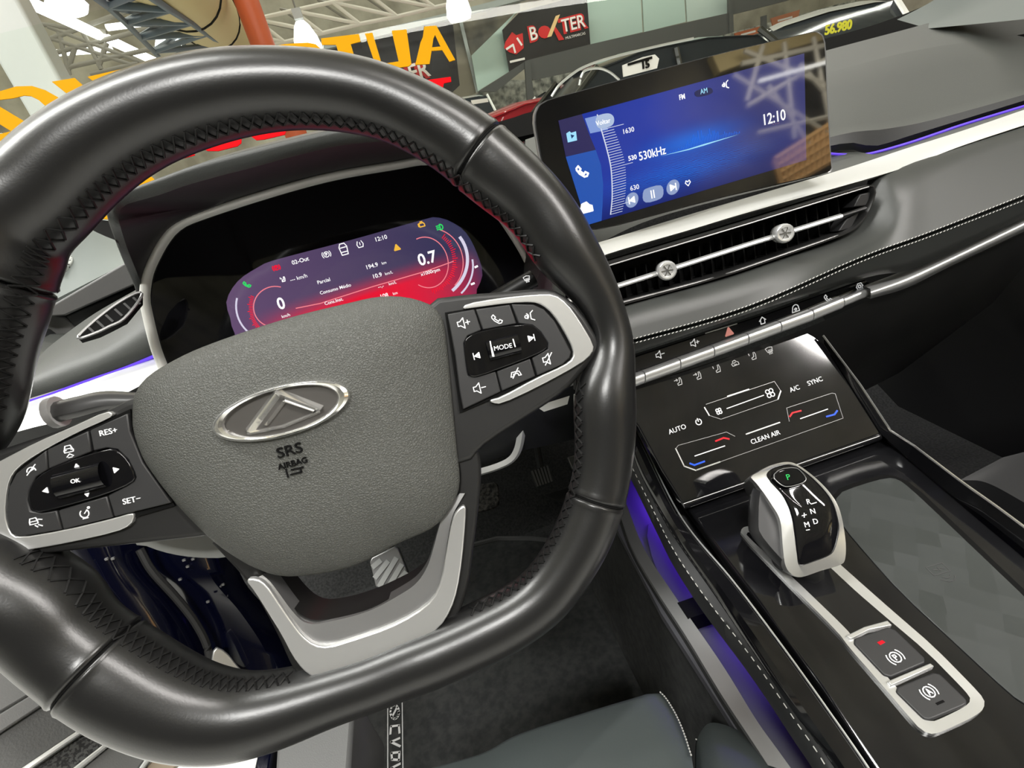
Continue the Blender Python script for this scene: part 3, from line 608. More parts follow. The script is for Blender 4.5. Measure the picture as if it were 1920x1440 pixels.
build('back_button', MB().slab(FT, sp([(1115,218),(1140,211),(1151,217),(1152,230),(1145,238),(1120,243)], 2), .0003, .0007), emis('pill', (.42, .52, .72), 1), disp)
build('readout', text_mb(FT, 'Voltar', 1131, 229, 8, S2, .0012), M['e_white'], disp)
curve = [(1120,215),(1127,241),(1138,280),(1146,318),(1148,367),(1145,402)]
cv = catm([FT.p(x, y, .0006) for x, y in curve], 8); b = MB().stroke(cv, FT.n, .0009)
tk = resam(cv[6:], 36); du = (FT.p(1170, 310)-FT.p(1140, 318)).normalized()
for i, q in enumerate(tk):
    l = .0135 if i in (2, 17, 32) else .0105+.003*math.sin(i*.08); l = .021 if i in (2, 17, 32) else l
    b.stroke([q, q+du*l], FT.n, .00042)
build('tuning_scale', b, emis('scale_white', (.75, .8, .95), .9), disp)
ctext([('1630', 1178, 245, 8.5), ('530', 1186, 296, 8, 1, .02), ('530kHz', 1223, 288, 14.5, .84, .008), ('630', 1190, 352, 8.5), ('FM', 1279, 182, 8.5, .8, .02), ('12:10', 1451, 221, 18, .84, .008)], M['e_white'], disp, FT, S2)
build('tab_pill', MB().slab(FT, sp([(1303,170),(1330,163),(1337,168),(1336,176),(1308,183),(1302,178)], 2), .0001, .0004), emis('pill_dark', (.008, .012, .08), 1), disp)
ctext([('AM', 1320, 171, 8.5, .85)], M['e_cyan'], disp, FT, S2)
ctext([('·· ·· ···', 1455, 232, 3, 1.4)], M['e_pink'], disp, FT, S2)
def disc(x, y, rx, ry): return [(x+rx*math.cos(t)+.0*rx, y+ry*math.sin(t)-.26*rx*math.cos(t)) for t in [2*math.pi*i/28 for i in range(28)]]
pm = emis('player_button', (.27, .35, .58), 1)
for x, y, rx, ry, k in ((1185, 375, 12, 14, 'prev'), (1224, 364, 20, 14, 'pause'), (1262, 351, 12, 14, 'fwd')):
    q = build('player_button', MB().slab(FT, disc(x, y, rx, ry) if rx < 15 else sp([(x-18,y-6),(x-12,y-11),(x+13,y-18),(x+20,y-12),(x+20,y+3),(x+13,y+10),(x-11,y+17),(x-19,y+11)], 1), .0001, .0005), pm, disp)
    build('icon', icon(FT, k, x, y, 16, 2, S2, .0009), M['e_white'], q)
dicon('heart', 1290, 343, 12, M['e_white'], 1.4, FT, disp, S2); dicon('phone', 1092, 321, 20, M['e_white'], 3.4, FT, disp, S2); dicon('cloud', 1099, 390, 22, M['e_white'], 4, FT, disp, S2)
dicon('voice', 1360, 159, 12, M['e_white'], 1.6, FT, disp, S2)
build('icon', MB().slab(FT, [(1062,250),(1068,246),(1071,249),(1080,246),(1082,263),(1065,267)], .0004, .0009), M['e_cyan'], disp)
build('icon', MB().slab(FT, [(1070,252),(1077,254),(1072,260)], .0010, .0012), emis('dk', (.0, .03, .12)), disp)
b = MB().slab(FT, [(1090,382),(1108,384),(1111,392),(1106,398),(1093,400),(1088,395)], .0004, .0009); build('icon', b, M['e_white'], disp)
b = MB()
for i in range(46):
    x = 1252+i*3.0; y = 290-i*.87; hh = (26*math.exp(-((i-24)/13)**2)+4)*random.uniform(.35, 1)
    b.lines(FT, [[(x, y-1), (x-hh*.12, y-hh)]], .0004, .0005)
build('spectrum_bars', b, emis('bars', (.02, .14, .75), 1), disp)
b = MB(); 
b.prism([FT.p(1238, 293, .0008), FT.p(1290, 279.5, .0008), FT.p(1320, 270, .0008), FT.p(1385, 252, .0008), FT.p(1320, 273, .0008), FT.p(1290, 281.5, .0008)], [FT.p(1238, 293, .0006), FT.p(1290, 279.5, .0006), FT.p(1320, 270, .0006), FT.p(1385, 252, .0006), FT.p(1320, 273, .0006), FT.p(1290, 281.5, .0006)])
build('spectrum_line', b, M['e_cyan'], disp)

# ================================================================== DASHBOARD
dash = thing('dashboard', 'dark dashboard with leather pad, satin silver band and purple light line', 'dashboard', CAM+V((.5, .5, -.1)))
def rowY(pts, y, n=40): return resam(catm([Yp(px, py, y if not isinstance(y, (list, tuple)) else y[i]) for i, (px, py) in enumerate(pts)], 5), n)
# right-hand top: far shelf, main pad, lip, purple line
r0 = rowY([(985,262),(1200,190),(1540,97),(1735,45),(2000,-30)], .86)
r0b = rowY([(985,275),(1200,210),(1545,112),(1735,68),(2000,-5)], .80)
r1 = rowY([(990,290),(1200,232),(1550,137),(1740,90),(2000,55)], .72)
r2 = rowY([(1000,330),(1250,300),(1558,240),(1670,225),(1770,203),(2000,140)], .56)
r3 = rowY([(1000,380),(1250,345),(1560,256),(1660,242),(1760,222),(2000,155)], .535)
r4 = rowY([(1000,395),(1250,360),(1561,272),(1640,274),(1720,250),(2000,164)], .53)
r5 = rowY([(1000,400),(1250,365),(1561,284),(1625,288),(1700,267),(1790,236),(2000,172)], .535)
build('top_shelf', MB().loft([r0, r0b, r1]), M['dash'], dash, smooth=60)
build('top_pad', MB().loft([r1, [a.lerp(c, .5)+V((0, 0, .008)) for a, c in zip(r1, r2)], r2, r3]), M['dash'], dash, smooth=50)
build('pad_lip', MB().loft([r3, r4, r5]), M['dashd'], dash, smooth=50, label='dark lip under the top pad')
pl = rowY([(1556,288),(1590,290),(1630,288),(1700,269),(1760,249),(1820,229),(2000,175)], .525, 60)
build('light_line', MB().tube(pl, .0014, 6), M['purple'], dash, label='thin glowing purple light line')
r6 = rowY([(1000,402),(1250,367),(1561,286),(1625,291),(1700,270),(1790,239),(2000,175)], .54)
r7 = rowY([(1110,462),(1250,402),(1565,322),(1700,278),(1800,247),(2000,182)], .475)
build('step_shelf', MB().loft([r6, r7]), M['dash'], dash, smooth=50)
# satin silver band
b1 = rowY([(1000,490),(1121,455),(1300,400),(1565,322),(1700,278),(1820,240),(2000,178)], .472)
b2 = rowY([(1000,503),(1124,466),(1300,414),(1568,337),(1700,296),(1820,256),(2000,196)], .462)
b3 = rowY([(1000,528),(1130,479),(1300,429),(1410,396),(1675,321),(1810,271),(2000,209)], .448)
build('silver_band', MB().loft([[q+V((0, .003, -.01)) for q in b1], b1, b2, b3, [q+V((0, .008, -.004)) for q in b3]]), M['bsilver'], dash, smooth=50, label='bright satin silver band')
# leather pad with a stitched seam
def zrow(up, lo, t): return [a.lerp(c, t) for a, c in zip(up, lo)]
l0 = rowY([(1100,610),(1170,578),(1356,527),(1470,488),(1570,454),(1625,418),(1655,352),(1680,322),(1810,274),(2000,214)], [.425,.425,.425,.427,.43,.434,.44,.445,.447,.447], 90)
l1 = rowY([(1100,632),(1178,600),(1360,548),(1480,508),(1590,470),(1660,428),(1700,370),(1740,340),(1830,295),(2000,236)], [.412,.412,.412,.414,.418,.42,.425,.43,.435,.437], 90)
l2 = rowY([(1100,660),(1183,637),(1399,575),(1612,483),(1741,436),(1920,366),(2000,335)], .402, 90)
l3 = rowY([(1100,664),(1184,641),(1399,579.5),(1612,487.5),(1741,440),(1920,370.5),(2000,339)], .408, 90)
l4 = rowY([(1100,668),(1185,645),(1399,584),(1612,492),(1741,445),(1920,376),(2000,345)], .402, 90)
l5 = rowY([(1100,684),(1190,660),(1420,583),(1626,520),(1700,508),(1783,474),(1920,409),(2000,372)], .41, 90)
l6 = [q+V((0, .015, -.002)) for q in l5]
build('leather_pad', MB().loft([[q+V((0, .02, 0)) for q in l0], l0, l1, zrow(l1, l2, .5), l2, l3, l4, zrow(l4, l5, .6), l5, l6]), M['dleather'], dash, smooth=70, label='smooth grey leather pad with double seam')
for rr in (l2, l4):
    b = MB(); q = resam(rr, 520)
    for i in range(0, 516, 4):
        b.tube([q[i]+V((0, -.0006, .0002)), q[i+2]+V((0, -.0006, .0008))], .00045, 4)
    build('stitching', b, M['thread'], dash)
# black icon row, chrome keys, chrome strip
FR = Fr(CAM+V((0, .428, -.25)), tilt(12))
row = build('icon_strip', MB().slab(FR, [(1080,735),(1080,700),(1192,668),(1442,587),(1600,531),(1622,524),(1632,530),(1632,545),(1442,607),(1194,697)], -.01, 0), M['gloss'], dash, bevel=.001, label='glossy black strip of touch icons')
for k, x, y, m in (('vol-', 1237, 665, 'white'), ('vol+', 1302, 643, 'white'), ('haz', 1367, 622, 'e_pink'), ('home', 1430, 601, 'white'), ('cam', 1492, 579, 'white'), ('phone', 1553, 559, 'white'), ('gear', 1612, 537, 'white')):
    build('icon', icon(FR, k, x, y, 14, 1.5 if k != 'haz' else 3, (10, -3.4), .0004), M[m], row)
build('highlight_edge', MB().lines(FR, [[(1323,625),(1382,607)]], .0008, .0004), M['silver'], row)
xs = [1080,1207,1273,1336,1400,1461,1521,1578,1631]
def ky(x): return 708-(x-1207)*.372 if x < 1521 else 591-(x-1521)*.42
for i in range(8):
    x0, x1 = xs[i]+1, xs[i+1]-1; hh = 11 if i < 7 else 9
    a0 = FR.p(x0, ky(x0)-hh, .004); a1 = FR.p(x1, ky(x1)-hh, .004); c0 = FR.p(x0, ky(x0)+hh, .004); c1 = FR.p(x1, ky(x1)+hh, .004)
    rows = []
    for t in range(9):
        an = math.pi*t/8; k = (1-math.cos(an))/2; hgt = .004*math.sin(an)
        rows.append([a0.lerp(c0, k)+FR.n*hgt, a1.lerp(c1, k)+FR.n*hgt])
    rows = [[q-FR.n*.01 for q in rows[0]]]+rows+[[q-FR.n*.01 for q in rows[-1]]]
    build('toggle_key', MB().loft([[r[j] for r in rows] for j in (0, 1)], False, True), M['silver'], dash, smooth=50)
s1 = rowY([(1632,541),(1700,515),(1783,477),(1920,411),(2000,370)], .418); s2 = rowY([(1633,550),(1700,527),(1783,488),(1920,422),(2000,381)], .411); s3 = rowY([(1632,560),(1700,540),(1783,499),(1920,434),(2000,393)], .418)
build('chrome_strip', MB().loft([[q+V((0, .01, 0)) for q in s1], s1, zrow(s1, s2, .5), s2, zrow(s2, s3, .5), s3, [q+V((0, .01, 0)) for q in s3]]), M['silver'], dash, smooth=180, label='bright silver strip')
# glove-box side below the strip
g0 = rowY([(1090,750),(1300,692),(1500,620),(1632,562),(1700,542),(1783,501),(1920,436),(2000,395)], .425)
g1_ = [q+V((0, .012, -.035)) for q in g0]
build('lower_panel', MB().loft([g0, g1_, [q+V((0, .05, -.12)) for q in g0], [q+V((0, .16, -.27)) for q in g0], [q+V((0, .42, -.45)) for q in g0]]), mottle(mat('lower_dash', (.01, .01, .01), .4), (.008, .008, .008), (.013, .013, .012), 12), dash, smooth=60, label='near-black lower panel')
# left-hand end
d0 = rowY([(-40,700),(45,690),(92,650),(142,612),(190,580),(262,540),(330,500)], [.56,.57,.60,.62,.62,.60,.58])
d1 = rowY([(-40,740),(38,712),(120,680),(200,650),(280,600),(340,570)], [.50,.50,.50,.50,.50,.50])
d2 = rowY([(-40,770),(35,738),(120,715),(200,680),(280,648),(340,620)], .485)
d3 = rowY([(-40,778),(40,752),(120,727),(200,698),(282,668),(345,640)], .485)
build('top_pad', MB().loft([[q+V((0, .12, .0)) for q in d0], d0, zrow(d0, d1, .5), d1, d2, d3]), M['dash'], dash, smooth=60)
pl = rowY([(40,757),(80,745),(160,716),(230,692),(284,670),(325,652)], .484, 40)
build('light_line', MB().tube(pl, .0016, 6), M['purple'], dash, label='thin glowing purple light line')
e1 = rowY([(-40,790),(40,758),(120,731),(200,702),(285,674),(345,655)], .483); e2 = rowY([(-40,830),(60,802),(130,785),(210,750),(300,705),(345,690)], .45)
build('silver_band', MB().loft([[q+V((0, .006, -.004)) for q in e1], e1, zrow(e1, e2, .5)+[], e2, [q+V((0, .01, -.006)) for q in e2]]), M['bsilver'], dash, smooth=60, label='bright satin silver band')
e3 = rowY([(-40,860),(60,830),(130,800),(210,775),(300,720),(345,700)], .46)
build('lower_panel', MB().loft([e2, e3, [q+V((0, .03, -.14)) for q in e3], [q+V((0, .12, -.28)) for q in e3]]), M['softblk'], dash, smooth=60)
# left air vent on the dash end
FL = Fr(CAM+V((0, .541, -.056)), (.35, -.75, .62))
lv = thing('side_air_vent', 'slim slatted air vent at the left end of the dashboard', 'air vent', FL.p(200, 595))
P_ = [(146,634),(175,604),(222,568),(262,548),(262,562),(232,598),(205,612),(180,624)]
build('vent_cavity', MB().slab(FL, P_, -.008, .001), M['seam'], lv)
b = MB()
for t in range(6):
    x = 165+t*17; b.lines(FL, [[(x, 613-t*11), (x+12, 624-t*11)]], .0016, .0016)
build('slats', b, M['blackpl'], lv)
b = MB().tube(resam(catm([FL.p(x, y, .001) for x, y in P_], 4, True), 60, True), .0011, 6, True); build('frame', b, M['silver2'], lv)

# ================================================================== CENTRE AIR VENT
FV = Fr(CAM+V((0, .432, -.15)), tilt(12))
vent = thing('centre_air_vent', 'long slim air vent with a chrome bar and two crystal knobs', 'air vent', FV.p(1400, 460))
vo = [(1050,518),(1143,492),(1400,416),(1628,345),(1640,347),(1645,356),(1634,394),(1612,424),(1597,434),(1570,446),(1467,482),(1356,520),(1168,572),(1060,600)]
vq = resam([FV.p(x, y) for x, y in sp(vo, 1)], 90, True)
vc = sum(vq, V((0, 0, 0)))/90
def offr(P, d, n, cc_):
    r = []
    for i in range(len(P)):
        t = (P[(i+1) % len(P)]-P[i-1]).normalized(); e = n.cross(t)
        # loop orientation decides the inward side
        r.append(P[i]+e*d)
    return r
sg = 1 if sum((vq[(i+1) % 90]-vq[i-1]).cross(FV.n).dot(vq[i]-vc) for i in range(90)) > 0 else -1
ins = offr(vq, .003*sg, FV.n, vc)
build('frame', MB().loft([r+[r[0]] for r in ([q-FV.n*.02 for q in vq], vq, offr(vq, .0013*sg, FV.n, vc), [q-FV.n*.003 for q in ins], [q-FV.n*.04 for q in ins])]), M['blackpl'], vent, smooth=40)
build('cavity', MB().prism([q-FV.n*.034 for q in vq], [q-FV.n*.036 for q in vq]), M['seam'], vent)
b = MB()
for i in range(22):
    x = 1150+i*20; yb = 548-i*6.6
    p0 = FV.p(x, yb-32-i*.2, -.016); p1 = FV.p(x+6, yb+26-i*.2, -.016)
    b.prism([p0, p0+FV.u*.0012, p1+FV.u*.0012, p1], [q-FV.n*.012 for q in (p0, p0+FV.u*.0012, p1+FV.u*.0012, p1)])
build('louvres', b, M['seam'], vent)
def barp(pts, h, r, m, nm='bar'): return build(nm, MB().tube([FV.p(x, y, h) for x, y in pts], r, 8, flat=.7), m, vent)
barp([(1060,566),(1164,534),(1400,459),(1576,405)], -.001, .0034, M['silver'], 'chrome_bar')
barp([(1576,405),(1622,390)], -.001, .0024, M['blackpl'])
barp([(1060,598),(1169,566),(1350,518),(1570,442)], -.002, .0016, M['silver2'], 'lower_highlight_bar'); barp([(1100,508),(1143,497),(1400,420),(1628,350)], -.001, .0012, M['silver2'], 'upper_edge_highlight')  # thin bars stand in for highlights along the vent frame edges
build('end_block', MB().slab(FV, [(1613,364),(1637,359),(1624,386),(1601,388)], -.02, -.004), M['btn'], vent, bevel=.001)
build('end_block', MB().slab(FV, [(1588,410),(1613,396),(1596,428),(1572,434)], -.02, -.004), M['btn'], vent, bevel=.001)
kn = mat('crystal', (.75, .75, .74), .12, .55, coat=.8)
for x, y in ((1248, 507), (1466, 438)):
    q = FV.p(x, y, .002); b = MB(); n = 20; ax = (FV.n*1.0+FV.u*-.25+FV.v*.05).normalized(); e1 = ax.cross(V((0, 0, 1))).normalized(); e2 = ax.cross(e1)
    rows = [[q+ax*d+e1*(r*math.cos(2*math.pi*j/n))+e2*(r*math.sin(2*math.pi*j/n)) for j in range(n)] for d, r in ((-.008, .006), (-.006, .0085), (.004, .0092), (.007, .0088), (.0082, .0075), (.0078, .0058), (.0068, .0052))]
    k_ = build('knob', b.loft(rows, True, True), kn, vent, smooth=40, label='faceted crystal knob')
    b = MB()
    for j in range(3):
        a = math.pi*j/3; d_ = e1*math.cos(a)+e2*math.sin(a); b.stroke([q+ax*.0075-d_*.005, q+ax*.0075+d_*.005], ax, .001, .0006)
    build('knob_facets', b, M['chrome'], k_)
# ================================================================== CENTRE CONSOLE
FCP = Fr(CAM+V((0, .353, -.36)), tilt(38))
con = thing('centre_console', 'glossy black centre console with touch climate panel and silver side rail', 'centre console', CAM+V((.28, .25, -.42)))
cp = [(1150,737),(1512,622),(1527,630),(1545,645),(1652,814),(1280,945),(1240,880),(1197,800)]
panel = build('climate_panel', MB().slab(FCP, cp, -.01, 0), M['gloss'], con, bevel=.0015, label='glossy black touch climate panel')
def st_(pls, w, m, nm='legend', h=.0004):
    for q in pls: build(nm, MB().lines(FCP, [q], w, h), m, panel)
S3 = (10, -3.6)
for k, x, y in (('seat1', 1272, 716), ('seat1', 1308, 705), ('seat2', 1344, 692), ('cloud', 1378, 681), ('seat2', 1411, 668), ('defr', 1443, 657)):
    build('icon', icon(FCP, k, x, y, 13, 1.3, S3), M['dim'], panel)
for t, x, y, s in (('AUTO', 1270, 805, 9), ('A/C', 1490, 729, 8.5), ('SYNC', 1528, 715, 8.5), ('CLEAN AIR', 1435, 820, 8.5)):
    build('legend', text_mb(FCP, t, x, y, s, S3, .0004), M['white'], panel)
for k, x, y, s in (('power', 1310, 791, 13), ('fan', 1348, 771, 11), ('fan', 1444, 737, 16)):
    build('icon', icon(FCP, k, x, y, s, 1.6, S3), M['white'], panel)
st_([[(1363,766),(1432,741)],[(1501,785),(1552,767)],[(1303,855),(1359,836)]], .0009, M['white'])
st_([[(1321,764),(1330,779)],[(1464,733),(1459,748)],[(1267,841),(1283,874),(1305,882)]], .0012, M['silver'], 'slider_frame')
st_([[(1324,758),(1452,715),(1464,733)],[(1330,779),(1352,786),(1459,749)],[(1305,882),(1581,784),(1566,738),(1560,737),(1475,765),(1480,790)],[(1267,841),(1272,835),(1362,810),(1378,818)]], .0005, M['silver2'], 'slider_frame')
st_([[(1364,743),(1404,730)],[(1399,814),(1462,792)],[(1307,881),(1350,866)]], .0012, M['silver'], 'slider_frame')
hk = [([(1481,781),(1486,774),(1502,770)], 'e_red'), ([(1550,781),(1565,777),(1570,770)], 'e_blue'), ([(1342,827),(1357,821),(1367,823)], 'e_red'), ([(1294,869),(1302,872),(1321,865)], 'e_blue')]
for p_, m_ in hk: st_([p_], .0016, M[m_], 'temperature_mark', .0006)
# deck
FDk = Fr(CAM+V((0, .35, -.375)), (0, -.12, 1))
deckp = [(1283,945),(1652,815),(1700,858),(1780,925),(1990,1100),(1990,1600),(1740,1600),(1640,1440),(1540,1290),(1430,1140),(1330,1008)]
build('deck', MB().slab(FDk, deckp, -.012, 0), M['gloss'], con, bevel=.003, seg=3, label='piano-black deck')
# rounded ridge between climate panel and deck
ra = [hitp(x, y, FDk.o, FDk.n) for x, y in ((1283,945),(1652,814))]; pa = [FCP.p(1281, 944), FCP.p(1651, 814)]
b = MB().tube([pa[0]+V((0, .002, -.004)), pa[1]+V((0, .002, -.004))], .0045, 12); build('ridge', b, M['gloss'], con)
def deckrow(pts, h=0, n=60): return resam(catm([FDk.p(x, y, h) for x, y in pts], 6), n)
# right-hand gloss edge rising along the passenger side
ra_ = deckrow([(1700,858),(1780,925),(1850,975),(1990,1085)], .0); rb_ = deckrow([(1712,838),(1800,905),(1870,955),(1990,1045)], .018)
up_ = resam([FCP.p(1545, 645), FCP.p(1600, 731), FCP.p(1652, 814)], 20); up2 = resam([FCP.p(1541, 631, .006), FCP.p(1612, 725, .006), FCP.p(1668, 810, .006)], 20)
b = MB().loft([up_+ra_, [a.lerp(c, .5)+V((.0, 0, .004)) for a, c in zip(up_+ra_, up2+rb_)], up2+rb_, [q+V((.012, .0, -.02)) for q in up2+rb_], [q+V((.02, 0, -.2)) for q in up2+rb_]])
build('side_edge', b, M['gloss'], con, smooth=50)
b = MB().tube([q+V((.001, 0, .001)) for q in up2+rb_], .0012, 6); build('chrome_line', b, M['chrome'], con)
# left-hand gloss band, leather strip
gl1 = [(1190,800),(1215,850),(1262,945),(1300,1003),(1370,1085),(1450,1190),(1540,1315),(1640,1460),(1720,1600)]
gl2 = [(1183,812),(1205,862),(1250,955),(1287,1015),(1350,1100),(1425,1205),(1505,1325),(1590,1450),(1680,1600)]
gl3 = [(1178,822),(1196,875),(1237,960),(1273,1020),(1333,1105),(1408,1215),(1487,1332),(1566,1440),(1655,1600)]
def zr(pts, hs, n=80): return resam(catm([FDk.p(x, y, h) for (x, y), h in zip(pts, hs)], 6), n)
H1 = [.05, .03, .002, .0, 0, 0, 0, 0, 0]
A = zr(gl1, [h+.001 for h in H1]); B = zr(gl2, [h+.006 for h in H1]); C = zr(gl3, [h-.002 for h in H1])
build('side_edge', MB().loft([[q-FDk.n*.01 for q in A], A, zrow(A, B, .5)+[], B, zrow(B, C, .5), C, [q-FDk.n*.006 for q in C]]), M['gloss'], con, smooth=60)
build('chrome_line', MB().tube([q+FDk.n*.001 for q in A], .0008, 6), M['silver'], con)
ls1 = gl3; ls2 = [(1166,838),(1182,870),(1230,968),(1262,1030),(1317,1113),(1412,1237),(1490,1350),(1550,1440),(1630,1600)]
A = zr(ls1, [h-.003 for h in H1]); B = zr(ls2, [h-.006 for h in H1]); 
build('leather_strip', MB().loft([A, zrow(A, B, .5)+[], B, [q-FDk.n*.025 for q in B], [q-FDk.n*.024+V((.05, 0, 0)) for q in B]]), M['softblk'], con, smooth=60)
q = resam(B, 200); b = MB()
for i in range(0, 196, 4): b.tube([q[i]+FDk.n*.0004, q[i+2]+FDk.n*.0004], .0004, 4)
build('stitching', b, M['thread'], con)
# lit storage tray below, silver rail, console side
FT2 = Fr(CAM+V((0, .3, -.47)), (0, 0, 1))
tray = [(1120,820),(1190,800),(1300,960),(1420,1130),(1560,1330),(1700,1560),(1500,1560),(1330,1290),(1240,1150),(1150,980),(1100,880)]
tm = mat('tray_plastic', (.07, .07, .08), .5)
build('lower_tray', MB().slab(FT2, tray, -.01, 0), tm, con)
b = MB().slab(FT2, sp([(1207,985),(1235,975),(1290,1080),(1312,1120),(1262,1136),(1225,1060)], 1), 0, .004); build('tray_mat', b, tm, con, bevel=.001)
build('tray_divider', MB().slab(FT2, [(1270,1130),(1322,1112),(1350,1140),(1290,1160)], 0, .02), M['seam'], con)
rl1 = [(1158,948),(1183,1023),(1225,1098),(1287,1194),(1350,1298),(1408,1386),(1440,1435)]; rl2 = [(1172,938),(1206,1025),(1265,1117),(1350,1240),(1417,1348),(1454,1400),(1490,1450)]
A = rowZ = resam(catm([Zp(x, y, -.455) for x, y in rl1], 6), 60); B = resam(catm([Zp(x, y, -.45) for x, y in rl2], 6), 60)
build('rail', MB().loft([[q+V((0, 0, -.006)) for q in A], A, zrow(A, B, .5)+[], B, [q+V((.002, 0, -.02)) for q in B]]), M['silver2'], con, smooth=60, label='satin silver side rail')
fl = [Zp(1095, 1000, -.72), Zp(1120, 1090, -.72), Zp(1170, 1190, -.72), Zp(1225, 1295, -.72), Zp(1270, 1390, -.72), Zp(1300, 1440, -.72)]
fl = resam([V((A[0].x-.03, A[0].y+.3, CAM.z-.72))]+[V((A[0].x-.03, .55-i*.06, CAM.z-.72)) for i in range(9)], 60)
build('side_panel', MB().loft([[q+V((0, 0, -.006)) for q in A], [a.lerp(c, .5)+V((.005, 0, 0)) for a, c in zip(A, fl)], fl]), M['mat'], con, smooth=60, label='carpeted console side')
# purple footwell lamp shining into the tray
l = bpy.data.lights.new('tray_lamp', 'AREA'); l.shape = 'RECTANGLE'; l.size = .02; l.size_y = .26; l.energy = .42; l.color = (.16, .05, 1)
lo = bpy.data.objects.new('tray_lamp', l); COL.objects.link(lo); l.specular_factor = .2; lo.location = CAM+V((.215, .38, -.435)); lo.rotation_euler = (0, math.radians(-5), 0)
# charging pad
pm_ = mat('charging_pad_rubber', (.034, .038, .037), .5); nt = pm_.node_tree; bs = nt.nodes['Principled BSDF']; tc = nt.nodes.new('ShaderNodeTexCoord'); mp = nt.nodes.new('ShaderNodeMapping'); mp.inputs['Rotation'].default_value = (0, 0, .78); mp.inputs['Scale'].default_value = (1, 1, 0)
vo_ = nt.nodes.new('ShaderNodeTexVoronoi'); vo_.inputs['Scale'].default_value = 62; vo_.inputs['Randomness'].default_value = .12; nt.links.new(tc.outputs['Object'], mp.inputs[0]); nt.links.new(mp.outputs[0], vo_.inputs['Vector'])
rr_ = nt.nodes.new('ShaderNodeMapRange'); nt.links.new(vo_.outputs['Color'], rr_.inputs[0]); rr_.inputs['To Min'].default_value = .30; rr_.inputs['To Max'].default_value = .6; nt.links.new(rr_.outputs[0], bs.inputs['Roughness'])
bp = nt.nodes.new('ShaderNodeBump'); bp.inputs['Strength'].default_value = .5; bp.inputs['Distance'].default_value = .0004; nt.links.new(vo_.outputs['Distance'], bp.inputs['Height']); nt.links.new(bp.outputs[0], bs.inputs['Normal'])
wp = [(1568,926),(1612,909),(1663,895),(1684,898),(1706,914),(1768,972),(1960,1155),(1990,1200),(1990,1360),(1920,1318),(1896,1303),(1787,1202),(1690,1112),(1620,1034),(1583,990),(1566,960)]
build('pad_recess', MB().slab(FDk, sp([(x+(-5 if x < 1700 else 6), y+(-6 if y < 1200 else 6)) for x, y in wp], 1), 0, .0004), M['seam'], con)
wpad = build('charging_pad', MB().slab(FDk, sp(wp, 1), 0, .0009), pm_, con, bevel=.0004, label='matte grey rubber charging pad')
build('charging_symbol', icon(Fr(FDk.o+FDk.n*.0009, FDk.n), 'batt', 1762, 1068, 44, 1.6, (10, 9.5), .0003), mat('sym', (.05, .05, .05), .6), wpad)
# gear selector surround with brake buttons
go = [(1388,1000),(1391,990),(1400,986),(1412,990),(1440,992),(1545,1030),(1575,1058),(1620,1098),(1671,1143),(1752,1213),(1842,1305),(1847,1318),(1843,1332),(1820,1347),(1765,1372),(1748,1377),(1733,1372),(1720,1362),(1651,1281),(1589,1210),(1573,1187),(1468,1082)]
gi = [(1399,1004),(1402,997),(1407,998),(1420,1003),(1446,1010),(1530,1040),(1556,1063),(1604,1108),(1655,1152),(1738,1222),(1818,1304),(1820,1314),(1813,1322),(1800,1330),(1765,1347),(1749,1353),(1741,1352),(1732,1345),(1666,1272),(1603,1200),(1586,1178),(1484,1080)]
GO = resam([FDk.p(x, y, .003) for x, y in sp(go, 1, .2)], 120, True); GI = resam([FDk.p(x, y, .0025) for x, y in sp(gi, 1, .2)], 120, True)
b = MB().loft([r+[r[0]] for r in ([q-FDk.n*.003 for q in GO], GO, zrow(GO, GI, .5)+[], GI, [q-FDk.n*.006 for q in GI])])
shf = thing('gear_selector', 'stirrup-shaped gear selector with silver edges, its silver surround and two parking-brake buttons', 'gear selector', FDk.p(1500, 1060))
build('surround', b, M['silver'], shf, smooth=50, label='bright silver surround')
build('recess_floor', MB().prism([q+FDk.n*.0 for q in GI], [q-FDk.n*.002 for q in GI]), M['gloss'], shf)
def dbtn(pix, extra):
    o = build('brake_button', MB().slab(FDk, sp(pix, 1, .1), 0, .004), M['btn'], shf, bevel=.0012, seg=3)
    for k, x, y, s, m, w_ in extra: build('icon', icon(FDk, k, x, y, s, w_, (10, -6.5), .0044), M[m], o)
    return o
o = dbtn([(1594,1199),(1672,1173),(1742,1240),(1664,1273)], [('park', 1679, 1232, 27, 'white', 1.6)])
build('brake_light', MB().slab(FDk, [(1645,1204),(1654,1200),(1660,1204),(1651,1209)], .004, .0045), M['e_red'], o)
o = dbtn([(1674,1291),(1757,1257),(1814,1312),(1812,1322),(1745,1350),(1732,1348)], [('auto', 1742, 1297, 27, 'white', 1.6)])
build('marker', MB().slab(FDk, [(1754,1318),(1768,1312),(1772,1316),(1758,1322)], .004, .0043), M['seam'], o)
build('button_divider', MB().slab(FDk, [(1664,1277),(1744,1243),(1752,1249),(1671,1286)], 0, .005), M['silver'], shf, bevel=.0006)
build('button_divider', MB().slab(FDk, [(1586,1192),(1620,1175),(1664,1163),(1673,1172),(1630,1181),(1596,1198)], 0, .005), M['silver'], shf, bevel=.0006)
